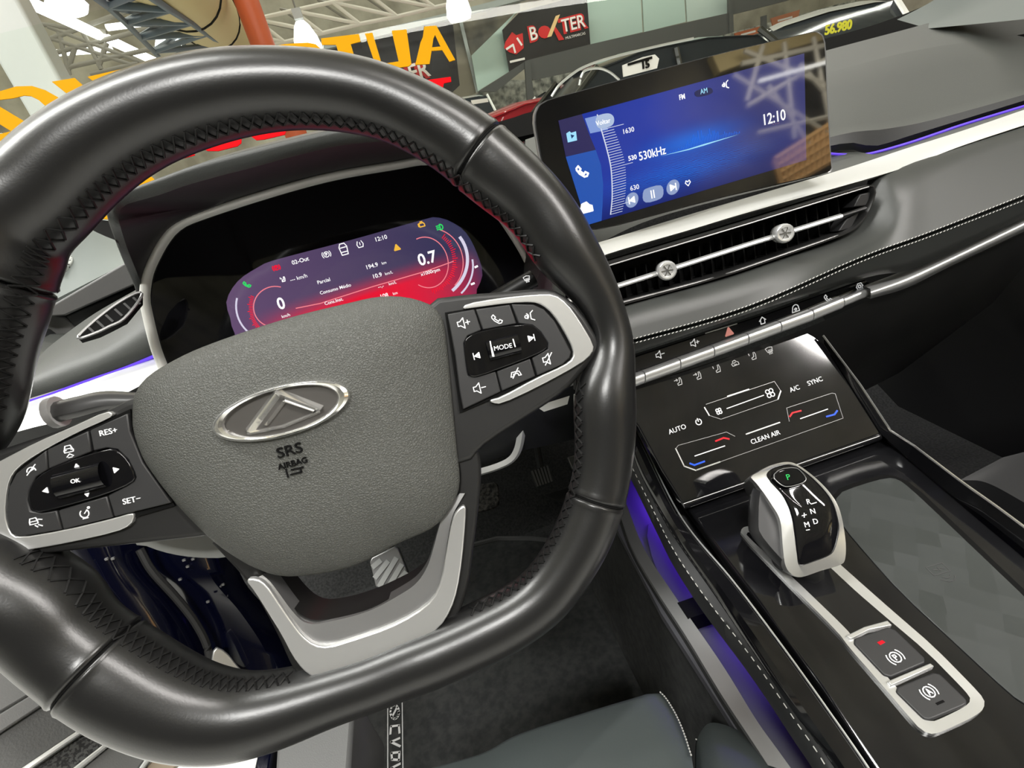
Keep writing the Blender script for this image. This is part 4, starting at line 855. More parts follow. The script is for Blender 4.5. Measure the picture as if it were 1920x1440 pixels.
# selector: raised block with front face, silver stirrup edge, grey flanks
FK = Fr(FDk.p(1500, 1075, .022), (-.10, -.72, .69))
face_ = [(1450,881),(1468,872),(1490,868),(1503,872),(1534,902),(1560,938),(1572,975),(1573,1000),(1566,1028),(1556,1041),(1530,1052),(1500,1060),(1494,1040),(1489,1000),(1483,965),(1470,930),(1446,895)]
outr = [(1416,893),(1428,884),(1460,868),(1494,864),(1523,885),(1556,922),(1575,958),(1585,1010),(1585,1046),(1576,1059),(1540,1070),(1503,1082),(1486,1078),(1473,1061),(1468,1027),(1463,976),(1448,945),(1425,905)]
OF = resam(catm([FK.p(x, y) for x, y in outr], 5, True), 100, True); IF_ = resam(catm([FK.p(x, y, .001) for x, y in face_], 5, True), 100, True)
OFc = sum(OF, V((0, 0, 0)))/100
knb = thing('x', '', '', FK.p(1510, 970)) if False else shf
def curved(q, k=.0):
    # lean the upper part back so that the face is convex
    a, c = FK.loc(q); t = max(0, c-.035); return q-FK.n*(t*t*4.5)
OF2 = [curved(q) for q in OF]; IF2 = [curved(q) for q in IF_]
build('lever_edge', MB().loft([r+[r[0]] for r in ([q.lerp(OFc, .05)-FK.n*.022 for q in OF2], [q-FK.n*.006 for q in OF2], OF2, zrow(OF2, IF2, .45)+[], IF2, [q-FK.n*.004 for q in IF2])]), mat('lever_silver', (.7, .7, .69), .24, .85), shf, smooth=50, label='silver stirrup edge')
ic = sum(IF2, V((0, 0, 0)))/100
fc_ = build('lever_face', MB().loft([[q-FK.n*.003 for q in IF2], [q-FK.n*.0008 for q in IF2], [q.lerp(ic, .12)+FK.n*.001 for q in IF2], [q.lerp(ic, .5)+FK.n*.003 for q in IF2], [q.lerp(ic, .8)+FK.n*.004 for q in IF2]], True, True), M['glass_blk'], shf, smooth=60, label='glossy black selector face')
build('lever_body', MB().loft([[q.lerp(OFc, .04)-FK.n*.006 for q in OF2], [q.lerp(OFc, .10)-FK.n*.022+V((-.004, 0, 0)) for q in OF2], [q.lerp(OFc, .28)-FK.n*.036+V((-.002, 0, -.004)) for q in OF2]], True, True), M['btn'], shf, smooth=60)
sd = [(1422,900),(1411,935),(1407,985),(1409,1003),(1440,1042),(1476,1078),(1540,1040),(1545,920),(1470,880)]
SD = resam([FK.p(x, y, -.012) for x, y in sp(sd, 1)], 60, True); sc_ = sum(SD, V((0, 0, 0)))/60
SD = [q-FK.n*(max(0, FK.loc(q)[1]-.035)**2*4.5) for q in SD]
build('lever_flank', MB().loft([[q.lerp(sc_, .12)+FK.n*.008 for q in SD], SD, [q.lerp(sc_, .1)-FK.n*.014 for q in SD], [q.lerp(sc_, .4)-FK.n*.024 for q in SD]], True, True), M['btn'], shf, smooth=60)
nb = FDk.p(1512, 1066, .002)
b = MB().loft([[nb+V((.002, .006, 0))+V((a*math.cos(t), c*math.sin(t), h)) for t in [2*math.pi*i/28 for i in range(28)]] for h, a, c in ((-.002, .012, .020), (.006, .011, .018), (.012, .009, .012), (.016, .008, .010))], True, True)
build('lever_neck', b, M['blackpl'], shf, smooth=60)
FKt = Fr(FK.o+FK.n*.0045, FK.n)
def onface(fr, h): return Fr(fr.o+fr.n*h, fr.n)
for t, x, y in (('R', 1516, 941), ('N', 1524, 959), ('D', 1529, 978), ('M', 1513, 984)):
    build('legend', text_mb(FKt, t, x, y, 10, (10, -1.5), .0002), M['white'], fc_)
build('legend', MB().lines(FKt, [[(1504,967),(1512,965)],[(1508,962),(1508,970)]], .0006), M['white'], fc_)
for l_ in ([(1521,945),(1531,942)],[(1512,994),(1518,993)]): build('legend', MB().lines(FKt, [l_], .0006), M['white'], fc_)
FKp = Fr(FK.o+FK.n*.0032, V((-.02, -.60, .80)))
pb = build('park_button', MB().slab(onface(FK, -.004), sp([(1448,893),(1462,879),(1492,876),(1503,884),(1513,898),(1506,906),(1476,914),(1462,908)], 1), -.002, .005), M['glass_blk'], shf, bevel=.0015, seg=3)
build('button_outline', MB().tube(resam([onface(FK, .0012).p(x, y) for x, y in sp([(1448,893),(1462,879),(1492,876),(1503,884),(1513,898),(1506,906),(1476,914),(1462,908)], 1)], 40, True), .0004, 5, True), M['silver2'], pb)
build('legend', text_mb(onface(FK, .0014), 'P', 1478, 895, 11, (10, -2.2), .0002), M['e_green'], pb)

# ================================================================== FOOTWELL
fz = CAM.z-.75
build('car_floor', MB().add([(-.43, -.3, fz), (1.2, -.3, fz), (1.2, 1.3, fz), (-.75, 1.3, fz), (-.75, .74, fz), (-.43, .74, fz)], [(0, 1, 2, 3, 4, 5)]), M['carpet'], kind='structure')
bw = build('bulkhead_carpet', MB().loft([[V((x, .80, fz)) for x in (-.75, 0, 1.2)], [V((x, .95, fz+.10)) for x in (-.75, 0, 1.2)], [V((x, 1.12, fz+.30)) for x in (-.75, 0, 1.2)], [V((x, 1.12, CAM.z-.12)) for x in (-.75, 0, 1.2)]]), M['carpet'], kind='structure')
FZ = Fr((0, .5, CAM.z-.735), (0, 0, 1))
M['bind'] = mat('mat_binding', (.06, .06, .06), .8)
mt = thing('floor_mat', 'dark driver floor mat with a sewn edge and silver lettering along one side', 'floor mat', FZ.p(950, 1250))
mo = [(660,1440),(662,1330),(700,1200),(760,1080),(900,1010),(1030,1010),(1085,1030),(1125,1092),(1172,1190),(1228,1297),(1300,1440),(1380,1600),(640,1600)]
build('mat_body', MB().slab(FZ, sp(mo, 1), -.01, .004), M['mat'], mt, bevel=.002)
build('edge_binding', MB().tube(resam([FZ.p(x, y, .005) for x, y in sp(mo, 1)], 120, True), .005, 6, True), M['bind'], mt)
build('label_strip', MB().lines(FZ, [[(727,1310),(727,1500)],[(754,1310),(756,1500)]], .0015, .0045), M['dim'], mt)
b = text_mb(FZ, 'ꓷ', 740, 1480, 1) if False else MB()
lt = mat('mat_lettering', (.5, .5, .5), .4)
b.lines(FZ, [circ_ for circ_ in [[(740+8*math.cos(t), 1335+13*math.sin(t)) for t in [i*.5 for i in range(14)]]]], .003, .005); b.lines(FZ, [[(735,1344),(744,1327)]], .003, .005)
b.lines(FZ, [[(732,1376),(733,1362),(748,1360),(749,1374)],[(749,1384),(733,1391),(750,1399)],[(734,1412),(749,1410),(748,1425),(735,1424),(734,1412)],[(750,1432),(734,1440),(750,1450)]], .003, .005)
build('lettering', b, lt, mt)
# pedals
FPd = Fr(CAM+V((0, .80, -.55)), (0, -.8, .6))
pd = thing('brake_pedal', 'wide steel-faced brake pedal with slanted rubber bars seen through the wheel opening', 'pedal', FPd.p(730, 1065))
pp = build('pedal_plate', MB().slab(FPd, sp([(692,1048),(745,1022),(768,1080),(706,1106)], 1, .1), -.012, 0), M['silver2'], pd, bevel=.002)
for (x0, y0), (x1, y1) in (((700,1062),(712,1052)), ((704,1082),(726,1054)), ((712,1098),(742,1048)), ((732,1094),(752,1060)), ((752,1084),(760,1074))):
    build('rubber_bar', MB().lines(FPd, [[(x0, y0), (x1, y1)]], .009, .004), M['beige'], pp)
build('pedal_arm', MB().tube([FPd.p(735, 1050, -.01), FPd.p(720, 960, -.05), FPd.p(700, 800, -.05)], .008, 8), M['rubber'], pd)
FPa = Fr(CAM+V((0, .90, -.50)), (0, -.75, .66))
pd = thing('footrest_pedal', 'small ribbed metal pedal pad seen right of the lower wheel spoke', 'pedal', FPa.p(1017, 890))
pp = build('pedal_plate', MB().slab(FPa, [(995,882),(1027,871),(1036,902),(1006,914)], -.012, 0), M['rubber'], pd, bevel=.002)
for i in range(6):
    t = i/5; build('rib', MB().lines(FPa, [[(998+t*28, 884-t*10), (1008+t*26, 911-t*9)]], .004, .003), M['silver2'], pp)
build('pedal_arm', MB().tube([FPa.p(1015, 885, -.012), FPa.p(1000, 800, -.05)], .007, 8), M['rubber'], pd)
pd = thing('accelerator_pedal', 'grey textured pedal block half hidden beside the lower wheel spoke', 'pedal', FPa.p(915, 930))
build('pedal_plate', MB().slab(FPa, sp([(880,912),(934,902),(938,945),(925,955),(878,965)], 1, .15), -.02, 0), mottle(mat('worn_rubber', (.1, .1, .09), .8), (.02, .02, .02), (.14, .13, .12), 160, .4, .6), pd, bevel=.003)
pd = thing('kick_pedal', 'narrow metal pedal edge visible against the inner rim of the wheel', 'pedal', FPa.p(1072, 870))
build('pedal_plate', MB().slab(FPa, [(1064,857),(1078,853),(1084,880),(1073,880)], -.012, 0), M['silver2'], pd, bevel=.002)
# column lower trim: knee panel, grey curved bracket
FKn = Fr(CAM+V((0, .56, -.35)), (0, -.8, -.6))
kn_ = thing('knee_panel', 'dark panel under the dashboard with a curved grey trim bracket', 'dashboard panel', Yp(900, 850, .5))
k0 = rowY([(300,900),(600,850),(860,800),(1000,750),(1100,715),(1200,700)], .47); k1 = rowY([(300,1020),(600,960),(820,900),(960,850),(1050,830),(1200,790)], .50)
k2 = [q+V((0, .10, -.03)) for q in k1]; k3 = [q+V((0, .5, .10)) for q in k2]
build('panel', MB().loft([k0, k1, k2, k3]), M['dashd'], kn_, smooth=50)
br = resam(catm([Yp(x, y, .49) for x, y in [(890,888),(930,876),(958,862),(972,840),(980,800),(990,770)]], 6), 40)
b = MB(); rows = []
for i, q in enumerate(br):
    t = (br[min(i+1, 39)]-br[max(i-1, 0)]).normalized(); e = V((0, 1, 0)).cross(t).normalized()
    rows.append([q+e*.005, q+V((0, -.004, 0)), q-e*.005])
build('bracket', MB().loft(rows), M['beige'], kn_, smooth=60)
build('silver_end', MB().add([Yp(1005, 762, .46), Yp(1068, 742, .45), Yp(1064, 758, .44), Yp(1020, 772, .45)], [(0, 1, 2, 3)]), M['bsilver'], kn_)
# seats
seat = thing('driver_seat', 'dark leather driver seat cushion corner with pale stitching at the bottom edge', 'seat', CAM+V((.05, .15, -.52)))
FSe = Fr(CAM+V((0, .25, -.47)), (0, .25, .97))
so = [(560,1600),(700,1475),(850,1434),(912,1414),(975,1380),(1100,1339),(1200,1309),(1238,1299),(1250,1312),(1268,1342),(1283,1377),(1297,1420),(1320,1600)]
S0 = [FSe.p(x, y) for x, y in so]
b = MB(); mid_ = resam(catm(S0[1:], 6), 60); 
inr = [q.lerp(FSe.p(1000, 1520), .18)+FSe.n*.012 for q in mid_]; inr2 = [q.lerp(FSe.p(1000, 1560), .6)+FSe.n*.02 for q in mid_]
build('cushion', MB().loft([[q-V((0, 0, .16)) for q in mid_], [q-V((0, -.006, .03)) for q in mid_], mid_, [q.lerp(FSe.p(1000, 1520), .07)+FSe.n*.007 for q in mid_], inr, inr2, [FSe.p(1000, 1560)+FSe.n*.02 for q in mid_]]), M['seat'], seat, smooth=60)
q = resam(catm([FSe.p(x, y, .003) for x, y in so[7:12]], 6), 100); b = MB()
for i in range(0, 98, 4): b.tube([q[i]+FSe.n*.001, q[i+2]+FSe.n*.001], .0006, 4)
build('stitching', b, M['thread'], seat)
so2 = [(1300,1560),(1303,1440),(1305,1392),(1318,1366),(1333,1356),(1360,1360),(1400,1378),(1454,1424),(1500,1500)]
m2_ = resam(catm([FSe.p(x, y, -.02) for x, y in so2], 6), 50); c2_ = FSe.p(1380, 1560, -.02)
build('side_bolster', MB().loft([[q-V((0, 0, .1)) for q in m2_], m2_, [q.lerp(c2_, .12)+FSe.n*.012 for q in m2_], [q.lerp(c2_, .7)+FSe.n*.025 for q in m2_]]), M['seat'], seat, smooth=60)
q = resam(catm([FSe.p(x, y, -.015) for x, y in [(1306,1393),(1325,1400),(1360,1425),(1380,1450)]], 6), 60); b = MB()
for i in range(0, 58, 4): b.tube([q[i]+FSe.n*.004, q[i+2]+FSe.n*.004], .0006, 4)
build('stitching', b, M['thread'], seat)
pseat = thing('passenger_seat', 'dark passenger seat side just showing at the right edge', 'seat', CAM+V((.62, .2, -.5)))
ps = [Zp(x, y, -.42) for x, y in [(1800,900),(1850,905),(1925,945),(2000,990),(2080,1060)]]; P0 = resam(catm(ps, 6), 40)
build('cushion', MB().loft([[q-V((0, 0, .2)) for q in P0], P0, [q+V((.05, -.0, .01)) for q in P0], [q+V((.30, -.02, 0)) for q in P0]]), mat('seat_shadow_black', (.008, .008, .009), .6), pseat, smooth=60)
# ================================================================== PASSENGER SIDE, DOORS, PILLARS
pdoor = thing('passenger_door', 'shade-darkened inner panel of the passenger door beyond the console', 'car door', (.92, .4, .9))
build('door_panel', MB().loft([[V((.95, y, fz)) for y in (-.6, .2, 1.1)], [V((.90, y, CAM.z-.45)) for y in (-.6, .2, 1.1)], [V((.88, y, CAM.z-.25)) for y in (-.6, .2, 1.1)], [V((.93, y, CAM.z-.12)) for y in (-.6, .2, 1.1)], [V((.97, y, CAM.z-.05)) for y in (-.6, .2, 1.1)]]), mat('door_shade_black', (.008, .008, .008), .6), pdoor, smooth=60)  # passenger footwell shade is put into the near-black door colour
build('armrest', MB().tube([V((.87, -.5, CAM.z-.40)), V((.86, .1, CAM.z-.38)), V((.89, .5, CAM.z-.36))], .03, 12), M['softblk'], pdoor)
ap = thing('right_pillar', 'pale grey trim of the far windscreen pillar at the top right corner', 'windscreen pillar', Yp(1850, 20, .9))
q0 = resam(catm([Yp(x, y, yy) for x, y, yy in [(1728,50,.86),(1790,18,.86),(1850,-20,.84),(2000,-120,.8)]], 6), 30); q1 = resam(catm([Yp(x, y, yy) for x, y, yy in [(1735,54,.84),(1920,36,.66),(1990,26,.6),(2060,10,.55)]], 6), 30)
build('trim', MB().loft([[q+V((0, .05, .02)) for q in q0], q0, zrow(q0, q1, .5)+[], q1]), mat('pillar_trim', (.085, .096, .09), .6), ap, smooth=60)
# left pillar trim with a speaker grille
lp = thing('left_pillar', 'pale grey trim of the near windscreen pillar with an oval speaker grille', 'windscreen pillar', Yp(180, 470, .72))
l0_ = [Yp(x, y, .80) for x, y in [(60,340),(150,420),(190,440),(245,462),(330,480)]]; l1_ = [Yp(x, y, .70) for x, y in [(20,560),(60,585),(95,566),(235,494),(330,450)]]
l0_ = resam(l0_, 20); l1_ = resam(l1_, 20)
lt_ = build('trim', MB().loft([l0_, zrow(l0_, l1_, .5)+[], l1_, [q+V((0, .02, -.05)) for q in l1_]]), mat('near_pillar', (.14, .16, .15), .6), lp, smooth=60)
FSg = Fr(l0_[8].lerp(l1_[6], .5)+V((0, -.006, 0)), (l1_[19]-l0_[0]).cross(l1_[0]-l0_[19]))
if FSg.n.y > 0: FSg.n = -FSg.n; FSg = Fr(FSg.o, FSg.n)
gm_ = mat('grille', (.16, .17, .16), .5); nt = gm_.node_tree; tcx = nt.nodes.new('ShaderNodeTexCoord'); vv_ = nt.nodes.new('ShaderNodeTexVoronoi'); vv_.inputs['Scale'].default_value = 260; vv_.inputs['Randomness'].default_value = 0
nt.links.new(tcx.outputs['Object'], vv_.inputs['Vector']); rp = nt.nodes.new('ShaderNodeValToRGB'); rp.color_ramp.elements[0].position = .25; rp.color_ramp.elements[0].color = (.02, .02, .02, 1); rp.color_ramp.elements[1].position = .4; rp.color_ramp.elements[1].color = (.4, .42, .4, 1)
nt.links.new(vv_.outputs['Distance'], rp.inputs[0]); nt.links.new(rp.outputs[0], nt.nodes['Principled BSDF'].inputs['Base Color'])
ge = [(104+33*math.cos(t)*.98-3*math.sin(t), 488-8*math.cos(t)*.2+17*math.sin(t)) for t in [2*math.pi*i/36 for i in range(36)]]
build('speaker_grille', MB().slab(FSg, ge, -.004, .003), gm_, lp, bevel=.001)
# black frit edge of the windscreen, near left and along the base
FWS = Fr((0, .96, CAM.z-.01), (0, -math.cos(math.radians(60)), math.sin(math.radians(60))))
ws = thing('windscreen', 'clear sloping windscreen with a black printed edge behind the dashboard', 'windscreen', FWS.o)
gm2 = bpy.data.materials.new('clear_glass'); gm2.use_nodes = True; nt = gm2.node_tree; nt.nodes.clear()
ou = nt.nodes.new('ShaderNodeOutputMaterial'); mx = nt.nodes.new('ShaderNodeMixShader'); tr = nt.nodes.new('ShaderNodeBsdfTransparent'); tr.inputs[0].default_value = (.93, .97, .94, 1); gs = nt.nodes.new('ShaderNodeBsdfGlossy'); gs.inputs['Roughness'].default_value = .01
fr_ = nt.nodes.new('ShaderNodeFresnel'); fr_.inputs[0].default_value = 1.25; mx.inputs[0].default_value = .02; nt.links.new(tr.outputs[0], mx.inputs[1]); nt.links.new(gs.outputs[0], mx.inputs[2]); nt.links.new(mx.outputs[0], ou.inputs[0])
def wsq(u, v, h=0): return FWS.w(u, v, h)
b = MB(); nu = 16
b.loft([[wsq(-1.0+2.1*i/nu, v, -.02*((i/nu-.5)*2)**2) for i in range(nu+1)] for v in (-.05, .3, .65, 1.0)])
build('glass_pane', b, gm2, ws, smooth=180)
fr1 = resam(catm([FWS.p(x, y) for x, y in [(-60,355),(100,388),(150,404),(215,418),(330,400),(640,310),(830,262),(965,224),(1000,213),(1200,165),(1400,110),(1548,76),(1640,50),(1720,20),(1790,-12),(1900,-70)]], 5), 120)
fr2 = resam(catm([FWS.p(x, y) for x, y in [(-60,420),(100,430),(150,438),(215,460),(330,440),(640,340),(830,300),(965,262),(1000,255),(1200,200),(1400,135),(1548,98),(1640,78),(1735,48),(1800,10),(1920,-60)]], 5), 120)
fr1 = [q+FWS.n*.004 for q in fr1]; fr2 = [q+FWS.n*.004 for q in fr2]
build('black_border', MB().loft([fr1, fr2, [q-FWS.n*.01 for q in fr2], [q-FWS.n*.01 for q in fr1], fr1]), mat('frit', (.003, .003, .003), .7, spec=.05), ws, smooth=30)
# vinyl letters on the glass ------------------------------------------
def vinyl(name, pix, m, label, cat='window lettering', group=None):
    fr = FWS; b = MB()
    if isinstance(pix[0][0], tuple): polys = pix
    else: polys = [pix]
    for p_ in polys: b.slab(fr, p_, .006, .007)
    o = build(name, b, M[m], None, smooth=0); tag(o, label, cat, group); return o
zx = lambda L: [(400+x/4.174, y/4.174) for x, y in L]
vinyl('letter_a', [zx([(1650,207),(1745,200),(1893,468),(1848,482),(1792,392),(1706,398),(1712,370),(1778,364),(1735,272),(1722,300),(1692,500),(1580,507),(1622,330),(1640,290)])], 'yellow', 'yellow vinyl letter A, rightmost letter on the windscreen')
vinyl('letter_u', [zx([(1185,262),(1245,255),(1318,500),(1450,480),(1395,240),(1512,230),(1550,500),(1530,518),(1330,545),(1290,530),(1262,490)])], 'yellow', 'yellow vinyl letter U between the A and the T on the windscreen')
vinyl('letter_t', [zx([(843,300),(1140,265),(1152,325),(1075,345),(1165,640),(1050,640),(960,350),(850,350)])], 'yellow', 'yellow vinyl letter T above the top of the steering wheel rim')
vinyl('letter_o', [zx([(478,360),(560,345),(640,338),(740,334),(800,345),(835,375),(850,440),(880,560),(860,620),(800,640),(560,665),(510,640),(480,440),(470,400)])], 'yellow', 'yellow vinyl letter O showing only its top above the steering wheel')
vinyl('letter_s', [zx([(198,388),(370,372),(395,410),(380,440),(200,440)])], 'yellow', 'yellow vinyl letter sliver just left of the O above the wheel rim')
vinyl('letter_a', [[(164,144),(252,124),(268,134),(230,170),(205,170),(214,158),(208,152),(176,153)]], 'yellow', 'yellow vinyl letter bar above the upper left of the wheel rim')
vinyl('letter_i', [[(97,153),(140,146),(178,180),(165,210),(150,195)]], 'yellow', 'slanted yellow vinyl stroke against the white column')
vinyl('letter_n', [[(-40,176),(0,171),(30,162),(60,161),(85,169),(110,183),(160,220),(150,240),(125,226),(100,212),(72,187),(58,180),(45,179),(25,184),(0,187),(-40,192)]], 'yellow', 'curved yellow vinyl letter stroke crossing the white column at the left')
vinyl('letter_a', [[(-60,175),(0,200),(30,218),(64,238),(72,250),(35,264),(0,269),(-60,282),(-60,262),(-20,256),(21,246),(0,233),(-60,200)]], 'yellow', 'yellow vinyl letter A cut off by the left edge of the photo')
zy = lambda L: [(160+x/4.174, 220+y/4.174) for x, y in L]
vinyl('letter_c', [zy([(880,215),(960,150),(1190,110),(1222,160),(1220,200),(1190,225),(1040,262),(960,262),(910,240)]) ], 'red', 'red vinyl letter G bottom seen between wheel rim and hood')
vinyl('letter_e', [zy([(1262,90),(1380,70),(1382,98),(1390,122),(1575,92),(1560,135),(1400,172),(1340,178),(1300,150)])], 'red', 'red vinyl letter E bottom seen just right of the red G')
vinyl('letter_l', [zy([(600,350),(640,290),(830,240),(858,295),(700,338)])], 'red', 'red vinyl stroke left of the red G under the wheel rim')
vinyl('letter_t', [[(770,155),(800,150),(845,144),(846,153),(832,156),(829,172),(825,205),(806,208),(808,162),(774,168)]], 'red', 'red vinyl letter T beside the upper right of the wheel rim')
vinyl('checker_patch', [zy([(270,575),(360,500),(520,465),(545,490),(400,545),(310,605)])], 'yellow', 'yellow vinyl patch above the left end of the instrument hood')
vinyl('checker_patch', [zy([(150,670),(215,612),(255,625),(200,680)])], 'yellow', 'small yellow vinyl square left of the instrument hood')
vinyl('checker_patch', [zy([(30,780),(110,715),(180,742),(190,800),(60,785)])], 'yellow', 'yellow vinyl patch at the bottom left corner of the windscreen')
# driver's side: open door, jamb, sill
FJ = Fr(CAM+V((-.33, .45, -.42)), V((.55, -.75, .35)))
jam = thing('door_jamb', 'glossy navy blue door jamb seen through the lower left of the wheel', 'car body', FJ.p(350, 1150))
def fstrip(L, R_, hs, m, nm, lab=None):
    A = resam(catm([FJ.p(x, y) for x, y in L], 6), 30); B = resam(catm([FJ.p(x, y) for x, y in R_], 6), 30); rows = []
    for k, h in enumerate(hs): rows.append([a.lerp(c, k/(len(hs)-1))+FJ.n*h for a, c in zip(A, B)])
    kw = {'label': lab} if lab else {}
    return build(nm, MB().loft(rows), m, jam, smooth=60, **kw)
fstrip([(100,1000),(140,1060),(165,1120),(215,1200),(280,1290),(330,1400)], [(262,1000),(275,1060),(330,1120),(372,1190),(392,1250),(400,1400)], (-.02, .004, .010, .004, -.006), M['navy'], 'inner_flange')
fstrip([(262,1000),(275,1060),(330,1120),(372,1190),(392,1250),(410,1400)], [(430,1000),(460,1090),(510,1150),(560,1220),(590,1300),(620,1400)], (-.02, -.004, .004, .014, .006, -.01), M['navy'], 'outer_panel')
q = resam(catm([FJ.p(x, y, .006) for x, y in [(262,1030),(285,1070),(330,1120),(365,1165),(388,1210),(397,1260)]], 6), 40)
build('rubber_seal', MB().tube(q, .004, 8), M['rubber'], jam)
q = resam(catm([FJ.p(x, y, .008) for x, y in [(160,1060),(180,1100),(215,1130),(240,1155),(270,1190)]], 6), 30)
build('edge_highlight', MB().tube(q, .0016, 6), M['silver2'], jam)  # silver tube stands in for the highlight along the flange edge
build('hinge_plate', MB().slab(FJ, sp([(402,1212),(425,1222),(445,1248),(462,1266),(420,1268),(395,1250)], 1), .006, .012), M['silver'], jam, bevel=.001)
b = MB()
for x, y in ((200,1048),(212,1047),(345,1050),(352,1062),(362,1048),(338,1086),(412,1100),(425,1118),(418,1096),(390,1128)): b.box(FJ.p(x, y, .012), .003, .002, .002)
build('grey_flecks', b, M['silver2'], jam)  # small grey flecks scattered over the jamb
FDo = Fr(CAM+V((-.50, .22, -.42)), V((.62, -.35, .70)))
drd = thing('driver_door', 'grey inner panel of the open driver door with silver strips and mesh pocket', 'car door', FDo.p(120, 1380))
def dband(P, h0, h1, m, nm, **kw): return build(nm, MB().slab(FDo, P, h0, h1), m, drd, bevel=.0015, **kw)
dband([(-150,1150),(40,1150),(150,1240),(82,1286),(0,1335),(-150,1425)], -.02, -.002, M['doorgrey'], 'upper_panel')
dband([(-150,1428),(0,1338),(82,1288),(108,1303),(0,1374),(-150,1470)], -.02, .004, M['doorgrey'], 'ledge')
dband([(-150,1475),(0,1377),(108,1306),(178,1349),(44,1440),(-60,1510)], -.02, .0, mat('textured_door', (.06, .06, .058), .6, bump=('noise', 500, .6, .0006)), 'lower_panel')
dband([(178,1347),(186,1353),(52,1445),(-50,1515),(-60,1508),(44,1437)], -.01, .004, M['silver'], 'silver_strip', label='bright silver strip')
gp = mat('mesh_pocket', (.02, .02, .02), .7); mottle(gp, (.006, .006, .006), (.06, .06, .058), 420, .45, .55)
dband([(187,1354),(222,1374),(140,1440),(60,1500),(-40,1515),(52,1447)], -.02, -.004, gp, 'mesh_pocket', label='dark perforated mesh pocket')
dband([(222,1373),(230,1378),(148,1445),(70,1510),(60,1503),(140,1437)], -.01, .004, M['silver'], 'silver_strip', label='bright silver strip')
dband([(231,1379),(290,1398),(260,1440),(200,1520),(70,1515),(148,1447)], -.02, .0, M['doorgrey'], 'door_edge')
dband([(288,1400),(300,1403),(268,1445),(220,1520),(205,1520),(262,1438)], -.02, .004, M['beige'], 'edge_seal')
dband([(302,1404),(352,1420),(322,1445),(280,1520),(225,1520),(270,1445)], -.02, .0, mat('door_beige', (.32, .26, .19), .5), 'outer_edge')
# upper part of the open door seen left of the dash
ud = thing('door_mirror_panel', 'grey upper edge of the driver door beside the left dash end', 'car door', Yp(150, 560, .66))
def ypoly(P, y, dy, m, nm, par): 
    t = [Yp(a, b_, y) for a, b_ in P]; return build(nm, MB().prism(t, [q+V((0, dy, 0)) for q in t]), m, par, bevel=.002)
ypoly([(40,588),(80,582),(235,492),(300,460),(330,500),(258,532),(122,592),(60,596)], .68, .03, M['doorgrey'], 'top_rail', ud)
ypoly([(122,593),(258,534),(300,520),(300,570),(150,660),(140,614)], .70, .03, M['softblk'], 'shadow_gap', ud)
ypoly([(20,585),(70,585),(122,595),(140,612),(110,660),(60,690),(20,680)], .70, .03, M['doorgrey'], 'side_panel', ud)
ypoly([(40,630),(66,630),(92,650),(60,700),(30,700)], .66, .03, M['dashd'], 'latch_cover', ud)
sl = thing('seat_side_trim', 'grey plastic seat side trim at the bottom edge beside the bright floor', 'seat trim', Zp(580, 1420, -.5))
b = MB().prism([Zp(x, y, -.50) for x, y in [(500,1330),(526,1325),(505,1445),(470,1600),(440,1600)]], [Zp(x, y, -.50)-V((0, 0, .1)) for x, y in [(500,1330),(526,1325),(505,1445),(470,1600),(440,1600)]]); build('edge', b, M['navy'], sl, bevel=.003)
b = MB().prism([Zp(x, y, -.49) for x, y in [(524,1300),(610,1280),(665,1300),(655,1445),(640,1600),(480,1600),(515,1445)]], [Zp(x, y, -.49)-V((0, 0, .1)) for x, y in [(524,1300),(610,1280),(665,1300),(655,1445),(640,1600),(480,1600),(515,1445)]]); build('trim', b, M['doorgrey'], sl, bevel=.004)

# ================================================================== SHOWROOM
def stru(o): o['kind'] = 'structure'; return o
stru(build('floor', MB().add([(-25, -20, 0), (25, -20, 0), (25, 30, 0), (-25, 30, 0)], [(0, 1, 2, 3)]), mottle(mat('showroom_floor', (.7, .7, .68), .18), (.62, .62, .6), (.78, .78, .76), 1.2), smooth=0))
cm_ = mottle(mat('ceiling_sheet', (.2, .2, .17), .7), (.5, .49, .40), (.8, .78, .64), 1.5)
b = MB(); zc = CAM.z+6.2; n = 160; b.loft([[V((-22+44*i/n, y, zc+(.12 if i % 2 else 0))) for i in range(n+1)] for y in (-16, 0, 19)])
stru(build('ceiling', b, cm_, smooth=0))
wallm = mottle(mat('hall_wall', (.2, .19, .15), .8), (.24, .22, .17), (.55, .52, .42), .8)
def wq(pix, y, th, m, nm, par=None, **kw):
    t = [Yp(a, b_, y) for a, b_ in pix]; return build(nm, MB().prism(t, [q+V((0, th, 0)) for q in t]), m, par, smooth=0, **kw)
stru(build('wall_back', MB().box((0, 18.5, 4), 50, .3, 8.4), wallm, smooth=0))
stru(build('wall_left', MB().box((-14, 1, 4), .3, 36, 8.4), mottle(mat('side_wall', (.5, .5, .47), .8), (.4, .4, .37), (.6, .6, .56), .6), smooth=0))
stru(build('wall_right', MB().box((16, 1, 4), .3, 36, 8.4), wallm, smooth=0))
stru(build('wall_rear', MB().box((1, -14, 4), 30, .3, 8.4), mottle(mat('rear_wall', (.05, .05, .045), .7), (.02, .02, .02), (.10, .09, .06), .6), smooth=0))
colm = mat('column_paint', (.62, .64, .62), .6)
